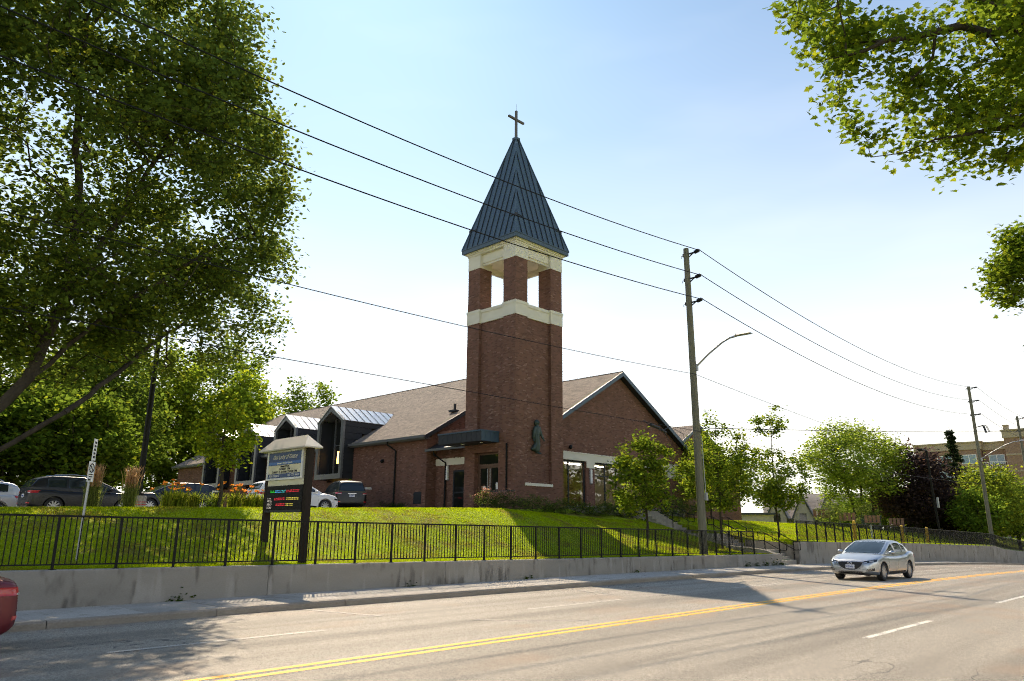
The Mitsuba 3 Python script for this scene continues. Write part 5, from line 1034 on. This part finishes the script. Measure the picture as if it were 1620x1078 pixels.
def led_row(col, y0, y1, z, h):
    y = y0; bs = []
    while y > y1 + .02:
        w_ = r.uniform(.02, .06); bs.append(box(xl_ - .006, xl_ - .0008, max(y - w_, y1), y, z, z + h * r.choice([.8, 1, 1.15]))); y -= w_ + r.uniform(.025, .06)
    _lm.setdefault(col, []).extend(bs)
R0, R1 = 20.28, 18.62
for dz in (0, .042):
    led_row('green', R0 - .06, R0 - .30, 2.68 + dz, .02); led_row('blue', R0 - .34, R0 - .62, 2.68 + dz, .02); led_row('cyan', R0 - .65, R0 - .93, 2.68 + dz, .02); led_row('red', R0 - .96, R1, 2.68 + dz, .02)
    led_row('red', R0 - .30, R0 - .90, 2.47 + dz, .02); led_row('yellow', R0 - .98, R1 + .02, 2.47 + dz, .02); led_row('red', R0 - .42, R0 - .94, 2.31 + dz, .02); led_row('yellow', R0 - .99, R1 + .25, 2.31 + dz, .02)
for i in range(8): led_row('white', R0 + .10, R0 - .16, 2.23 + .04 * i, .014)
for c, bs in _lm.items(): q = add(ld + '__lit_text', cat(bs), 'led_black', emitter=emitter(tuple(.13 * x for x in LED[c]))); lab(q, f'{c} lit letters of the message board', kind='stuff')

# street sign on the slim pole
SP = thing('street_sign', 'slim leaning sign post with two narrow white plates behind the fence at the left', 'sign')
px_, py_ = 5.5, 19.3
add(SP + '__post', tube([(px_, py_, .7), (px_ + .01, py_, 2.2), (px_ + .04, py_ + .02, 3.72)], .028, 8), 'galvanised', smooth=50)
def splate(z0, z1, w_, marks):
    R = RZ(math.radians(46 if w_ > .25 else 52), (px_ + .02 + (z0 - 2.7) * .02, py_ - .04, 0)); k = add(SP + '__plate', box(-w_ / 2, w_ / 2, -.006, 0, z0, z1), 'white_paint', to_world=R)
    for m in marks: add(k + '__marking', m, 'sign_text_dark', to_world=R)
ringm = tube([(.095 * math.cos(a), -.009, 3.04 + .095 * math.sin(a)) for a in np.linspace(0, 2 * PI, 25)], .014, 4)
splate(2.72, 3.19, .27, [ringm, tube([(-.065, -.009, 3.105), (.065, -.009, 2.975)], .012, 4), box(-.10, .10, -.010, -.0065, 2.88, 2.90), box(-.07, .07, -.010, -.0065, 2.83, 2.85), box(-.1, .02, -.010, -.0065, 2.75, 2.79)])
splate(3.22, 3.72, .20, [box(-.05, .05, -.010, -.0065, 3.27 + .085 * i, 3.32 + .085 * i) for i in range(5)])
# light pole on a concrete drum
DL = thing('light_pole', 'black light pole standing on a concrete drum at the edge of the parking lot', 'lamp post'); dx, dy = 10.9, 31.6; dz = float(H(dx, dy))
add(DL + '__concrete_drum', rev([(0, -.2), (.30, -.2), (.31, .72), (.28, .78), (0, .78)], 28, (dx, dy, dz)), 'paving', smooth=40)
for z in (.42, .52): add(DL + '__red_band', rev([(.307, z), (.313, z), (.313, z + .03), (.307, z + .03)], 28, (dx, dy, dz)), 'tail_red')
add(DL + '__shaft', tube([(dx, dy, dz + .78), (dx, dy, dz + 9)], [.12, .09], 10), 'black_paint', smooth=50); add(DL + '__base_plate', rev([(0, 0), (.2, 0), (.2, .1), (.13, .16), (0, .16)], 14, (dx, dy, dz + .78)), 'black_paint'); add(DL + '__lamp_arm', box(dx - .05, dx + .05, dy - 1.4, dy, dz + 8.8, dz + 8.9), 'black_paint')
k = thing('marker_sign', 'small white marker post beside the young tree trunk in the flower bed', 'sign'); add(k + '__frame', cat(box(11.42, 11.45, 26.0, 26.03, 2.1, 2.95), box(11.75, 11.78, 26.0, 26.03, 2.1, 2.95), box(11.45, 11.75, 26.0, 26.03, 2.9, 2.95), box(11.45, 11.75, 26.0, 26.03, 2.5, 2.54)), 'white_paint')

# wall fittings on the church
def wlight(loc, face, label):
    k = thing('wall_light', label, 'light'); x, y, z = loc
    b = box(-.07, .07, -.12, -.02, -.42, .42); p_ = box(-.09, .09, -.02, 0, -.48, .48); R = T().translate([x, y, z]).rotate([0, 0, 1], {'front': 0, 'left': -90}[face]); add(k + '__diffuser', b, 'white_paint', to_world=R); add(k + '__back_plate', p_, 'grey_metal', to_world=R)
wlight((36.5, 28.997, 4.9), 'front', 'tall white wall light on the brick pier between the hall windows'); wlight((29.797, 34.75, 5.0), 'left', 'tall white wall light beside the side entry door')
def spot(loc, label):
    k = thing('security_camera', label, 'camera'); x, y, z = loc; add(k + '__mount', box(x - .06, x + .06, y - .06, y + .06, z - .1, z + .1), 'dark_metal'); add(k + '__dome', trimesh.creation.icosphere(subdivisions=2, radius=.11).apply_translation((x - .12, y - .06, z - .06)), 'black_paint', smooth=True)
spot((28.94, 40.4, 6.0), 'small dark dome camera on the nave wall right of the nearest dormer'); spot((34.6, 28.93, 6.6), 'dark floodlight above the stone lintel beside the tower'); spot((28.94, 49.2, 5.6), 'small dark camera on the nave wall between first and second dormer')
k = thing('marker_sign', 'short white sign edge sticking out right of the minivan roof', 'sign'); add(k + '__plate', box(26.6, 28.96, 41.5, 41.55, 4.15, 4.3), 'white_paint')
# bronze statue on the tower
ST = thing('wall_statue', 'green bronze robed figure mounted on the right face of the tower', 'statue')
def blob(chain):
    M = manifold3d.Manifold()
    for (a, ra), (b, rb) in zip(chain, chain[1:]):
        s = [manifold3d.Manifold.sphere(rr, 16).translate(tuple(map(float, p))) for p, rr in ((a, ra), (b, rb))]; M = M + manifold3d.Manifold.batch_hull(s)
    return M
sxc, syc = 30.36, 27.86
def q_(x, y, z): return (sxc + x, syc + y, z)
Mb = blob([(q_(0, 0, 7.22), .15), (q_(-.01, 0, 6.95), .16), (q_(-.02, .02, 6.6), .17), (q_(.03, .0, 6.25), .165), (q_(.0, .02, 5.98), .16)]) + blob([(q_(-.02, .02, 6.3), .16), (q_(-.22, .05, 6.05), .14), (q_(-.30, .06, 6.02), .09)]) + blob([(q_(.13, -.04, 7.22), .10), (q_(.20, -.09, 6.9), .085), (q_(.30, -.16, 6.66), .06)]) + blob([(q_(-.15, 0, 7.2), .11), (q_(-.25, .0, 6.9), .11), (q_(-.27, .03, 6.66), .09)]) + blob([(q_(0, -.02, 7.3), .08), (q_(.01, -.03, 7.42), .07)])
mb = Mb.refine_to_length(.05); mb = from_man(mb); trimesh.smoothing.filter_taubin(mb, iterations=8)
nn_ = mb.vertices - [sxc, 0, 0]; fold = .018 * np.sin(nn_[:, 0] * 46 + np.sin(mb.vertices[:, 2] * 3) * 1.2) * sstep(7.2, 6.8, mb.vertices[:, 2]); mb.vertices[:, 1] += fold; add(ST + '__robe', mb, 'bronze', smooth=True)
hd = trimesh.creation.icosphere(subdivisions=3, radius=.115); hd.apply_scale((.9, 1, 1.22)); v = hd.vertices; v[:, 1] -= .05 * np.exp(-((v[:, 0] / .03) ** 2 + ((v[:, 2] + .01) / .05) ** 2)) * (v[:, 1] < 0); v[:, 1] += .018 * np.exp(-(((np.abs(v[:, 0]) - .045) / .025) ** 2 + ((v[:, 2] - .02) / .025) ** 2)) * (v[:, 1] < 0); hd.apply_translation(q_(.015, -.03, 7.50)); add(ST + '__head', hd, 'bronze', smooth=True)
vl = trimesh.creation.icosphere(subdivisions=3, radius=.15); vl.apply_scale((1, .8, 1.3)); vl.apply_translation(q_(.01, .05, 7.5)); add(ST + '__veil', vl, 'bronze', smooth=True)
def hand(base, d):
    base = np.array(base); d = np.array(d, float); d /= np.linalg.norm(d); s = np.cross(d, [0, 1, 0]); s /= np.linalg.norm(s); M = blob([(base, .038), (base + d * .07, .034)])
    for i, l in enumerate((.06, .075, .07, .055)):
        a = base + d * .08 + s * (.027 * (i - 1.5)); M = M + blob([(a, .012), (a + d * l * .5, .011), (a + d * l + [0, -.012, 0], .009)])
    a = base + d * .02 + s * .03; M = M + blob([(a, .013), (a + s * .045 + d * .03, .010)]); return from_man(M)
add(ST + '__hand', hand(q_(.32, -.18, 6.62), (.5, -.2, -1)), 'bronze', smooth=40); add(ST + '__hand', hand(q_(-.27, .0, 6.60), (-.1, -.2, -1)), 'bronze', smooth=40)
for x in (-.02, .09): add(ST + '__foot', from_man(blob([(q_(x, -.02, 5.83), .055), (q_(x + .05, -.16, 5.78), .04)])), 'bronze', smooth=40)

# ------------------------------------------------------------------ things beyond the right fence
def bollard(x, y, label):
    k = thing('yellow_bollard', label, 'bollard', 'yellow bollards behind the right fence'); z = float(H(x, y)); add(k + '__sleeve', rev([(0, -.2), (.115, -.2), (.115, 1.20), (.09, 1.29), (.04, 1.32), (0, 1.33)], 16, (x, y, z)), 'bollard_yellow', smooth=40)
mat('bollard_yellow', (0.62, 0.36, 0.02), 0.5)
bollard(55.2, 20.2, 'yellow bollard farthest left, before the third bench'); bollard(60.4, 18.7, 'left one of the two tall yellow bollards above the fence'); bollard(66.0, 18.6, 'right one of the two tall yellow bollards above the fence')
mat('bench_wood', proc(lambda p, n, uv: mix((0.16, 0.075, 0.040), (0.27, 0.14, 0.075), noise(p.x * 7, p.y * 7, p.z * 9))), 0.6)
def bench(x, y, label):
    k = thing('park_bench', label, 'bench'); z = float(H(x, y)) + .25; R = RZ(math.radians(-72), (x, y, z))
    for i in range(4): add(k + '__back_slat', box(-.66 + .345 * i, -.40 + .345 * i, .20, .25, .5, 1.12), 'bench_wood', to_world=R)
    add(k + '__seat', box(-.68, .68, -.28, .22, .42, .47), 'bench_wood', to_world=R); add(k + '__back_rail', cat(box(-.7, .7, .252, .28, 1.05, 1.10), box(-.7, .7, .252, .28, .55, .6)), 'dark_metal', to_world=R)
    for sx_ in (-.6, .6): add(k + '__leg', cat(box(sx_ - .03, sx_ + .03, -.25, -.2, -.4, .42), box(sx_ - .03, sx_ + .03, .2, .25, -.4, .42)), 'grey_metal', to_world=R)
for (x, y), l in zip(((63.0, 25.6), (68.0, 25.4), (73.5, 25.2), (79.5, 25.0)), ('leftmost brown slatted bench on the far lawn', 'second brown slatted bench from the left', 'third brown slatted bench, left of the dark green box', 'farthest brown slatted bench under the purple tree')): bench(x, y, l)
k = thing('utility_box', 'dark green utility box behind the fence under the trees', 'utility box'); mat('box_green', (0.02, 0.04, 0.03), 0.5); add(k + '__cabinet', box(79.5, 81.8, 27.2, 28.4, .6, 3.2), 'box_green'); add(k + '__lid', box(79.4, 81.9, 27.1, 28.5, 3.2, 3.3), 'box_green'); add(k + '__door', box(79.47, 79.499, 27.3, 28.3, .9, 3.0), 'box_green')
k = thing('hydrant_post', 'short white post between the benches and the bollards', 'post'); add(k + '__shaft', rev([(0, -.2), (.07, -.2), (.07, .9), (.09, .9), (.09, 1.0), (0, 1.05)], 12, (60.5, 20.9, float(H(60.5, 20.9)))), 'white_paint')
# row houses with steep gables
mat('render_cream', (0.27, 0.24, 0.19), 0.85); mat('slate', (0.05, 0.055, 0.065), 0.6); mat('siding_grey', (0.30, 0.32, 0.34), 0.7); mat('garage_beige', (0.45, 0.40, 0.32), 0.7)
mat('pale_shingle', proc(lambda p, n, uv: mix((0.36, 0.29, 0.22), (0.56, 0.46, 0.36), cell_rand(dr.floor(p.x * 1.4 + p.y), dr.floor(p.z * 3), 2.0))), 0.85)
RH = thing('row_house', 'row house with pale roof and steep dark gables beyond the far lawn', 'house'); RR = RZ(math.radians(-66), (139.5, 58.0, 0.6))
add(RH + '__wall', box(-8.8, 8.8, 0, 8, -1, 3.6), 'render_cream', to_world=RR); ro = add(RH + '__roof', cat(slab4([(-9, -.6, 3.3), (9, -.6, 3.3), (9, 4, 8.0), (-9, 4, 8.0)], .2), slab4([(9, 8.6, 3.3), (-9, 8.6, 3.3), (-9, 4, 8.0), (9, 4, 8.0)], .2)), 'pale_shingle', to_world=RR)
add(RH + '__side_gable', cat(extr_yz([(0, 3.6), (8, 3.6), (4, 7.7)], -8.75, -8.5), extr_yz([(0, 3.6), (8, 3.6), (4, 7.7)], 8.5, 8.75)), 'render_cream', to_world=RR)
for i, gx_ in enumerate((-6.6, -2.0, 2.4, 6.6)):
    gb = add(RH + '__gable', extr_xz([(gx_ - 1.7, 1.5), (gx_ + 1.7, 1.5), (gx_ + 1.7, 3.4), (gx_, 7.3), (gx_ - 1.7, 3.4)], -1.2, -.9), 'render_cream', to_world=RR)
    for s in (-1, 1): add(gb + '__roof', slab4([(gx_ + s * 2.0, -1.5, 2.9), (gx_, -1.5, 7.6), (gx_, 3.6, 7.6), (gx_ + s * 2.0, 0.2, 2.9)][::s], .18), 'slate', to_world=RR)
    add(gb + '__window', cat(box(gx_ - .6, gx_ + .6, -1.24, -1.201, 2.4, 4.2)), 'window_glass', to_world=RR)
GH_ = thing('grey_house', 'small grey sided house with white trim and a beige garage behind the young trees', 'house'); RG = RZ(math.radians(-62), (92, 49.0, 1.2))
add(GH_ + '__wall', extr_xz([(-3.2, 0), (.2, 0), (.2, 2.4), (-1.5, 4.2), (-3.2, 2.4)], 0, 6), 'siding_grey', to_world=RG); add(GH_ + '__roof', cat(slab4([(-3.5, -.3, 2.2), (-1.5, -.3, 4.4), (-1.5, 6, 4.4), (-3.5, 6, 2.2)], -.15), slab4([(.5, -.3, 2.2), (-1.5, -.3, 4.4), (-1.5, 6, 4.4), (.5, 6, 2.2)], .15)), 'slate', to_world=RG); add(GH_ + '__trim', cat(box(.1, .25, -.08, -.001, 0, 2.4), box(-3.2, -3.05, -.08, -.001, 0, 2.4)), 'white_paint', to_world=RG); add(GH_ + '__window', box(-2.2, -1.0, -.05, -.001, .9, 2.3), 'window_glass', to_world=RG); add(GH_ + '__garage', box(.26, 5, .5, 6, 0, 2.5), 'garage_beige', to_world=RG); add(GH_ + '__garage_roof', box(.26, 5.3, .2, 6, 2.5, 2.75), 'slate', to_world=RG)
# apartment building
mat('tan_brick', proc(lambda p, n, uv: mix((0.19, 0.115, 0.08), (0.26, 0.17, 0.12), cell_rand(dr.floor(p.y * 4), dr.floor(p.z * 13), 1.0)) * (.9 + .2 * fbm(p.y * .2, p.z * .2, 3.0))), 0.85); mat('stucco', (0.33, 0.27, 0.19), 0.85)
scene['blue_glass'] = {'type': 'twosided', 'bsdf': {'type': 'principled', 'base_color': {'type': 'rgb', 'value': [0.07, 0.16, 0.21]}, 'roughness': 0.06, 'specular': 0.8}}
AP = thing('apartment_building', 'tan brick apartment building with blue windows and balconies at the right', 'building')
def block(x, y0, y1, z1, col): 
    add(AP + '__wall', box(x, x + 18, y0, y1, -4, z1 - 1.6), 'tan_brick'); add(AP + '__parapet', cat(box(x - .25, x + 18, y0 - .2, y1 + .2, z1 - 1.6, z1 - .25), box(x - .5, x + 18, y0 - .4, y1 + .4, z1 - .25, z1)), 'stucco')
    n_ = int((z1 + 2) / 3.15)
    for i in range(n_):
        zc = z1 - 3.6 - 3.15 * i
        add(AP + '__string_course', box(x - .12, x - .001, y0, y1, zc - 1.35, zc - 1.05), 'stucco')
        for yc in np.arange(y0 + 2.2, y1 - 1.2, 4.4):
            w = add(AP + '__window', cat(box(x - .08, x - .001, yc - 1.35, yc - 1.22, zc - .85, zc + 1.0), box(x - .08, x - .001, yc + 1.22, yc + 1.35, zc - .85, zc + 1.0), box(x - .08, x - .001, yc - 1.22, yc + 1.22, zc + .88, zc + 1.0), box(x - .08, x - .001, yc - 1.22, yc + 1.22, zc - .85, zc - .75), box(x - .07, x - .001, yc - .05, yc + .05, zc - .75, zc + .88)), 'white_paint'); add(w + '__pane', box(x - .04, x - .002, yc - 1.22, yc + 1.22, zc - .75, zc + .88), 'blue_glass')
block(171, 36.5, 48.5, 19.4, 0); block(168.5, 20.5, 31.8, 21.0, 0); block(172, 31.9, 36.4, 19.2, 0)
add(AP + '__chimney', cat(box(169, 170.4, 31.0, 31.75, 21.0, 21.8), box(168.8, 170.6, 30.9, 31.79, 21.8, 22.0)), 'stucco')
for i in range(4):
    z = 14.0 - 3.15 * i; b = add(AP + '__balcony', cat(box(169.6, 172, 31.95, 36.3, z - .25, z)), 'stucco'); add(b + '__railing', cat([box(169.65, 169.7, 32 + .36 * j, 32.05 + .36 * j, z, z + 1.0) for j in range(12)] + [box(169.62, 169.72, 31.95, 36.3, z + 1.0, z + 1.08)]), 'white_paint')
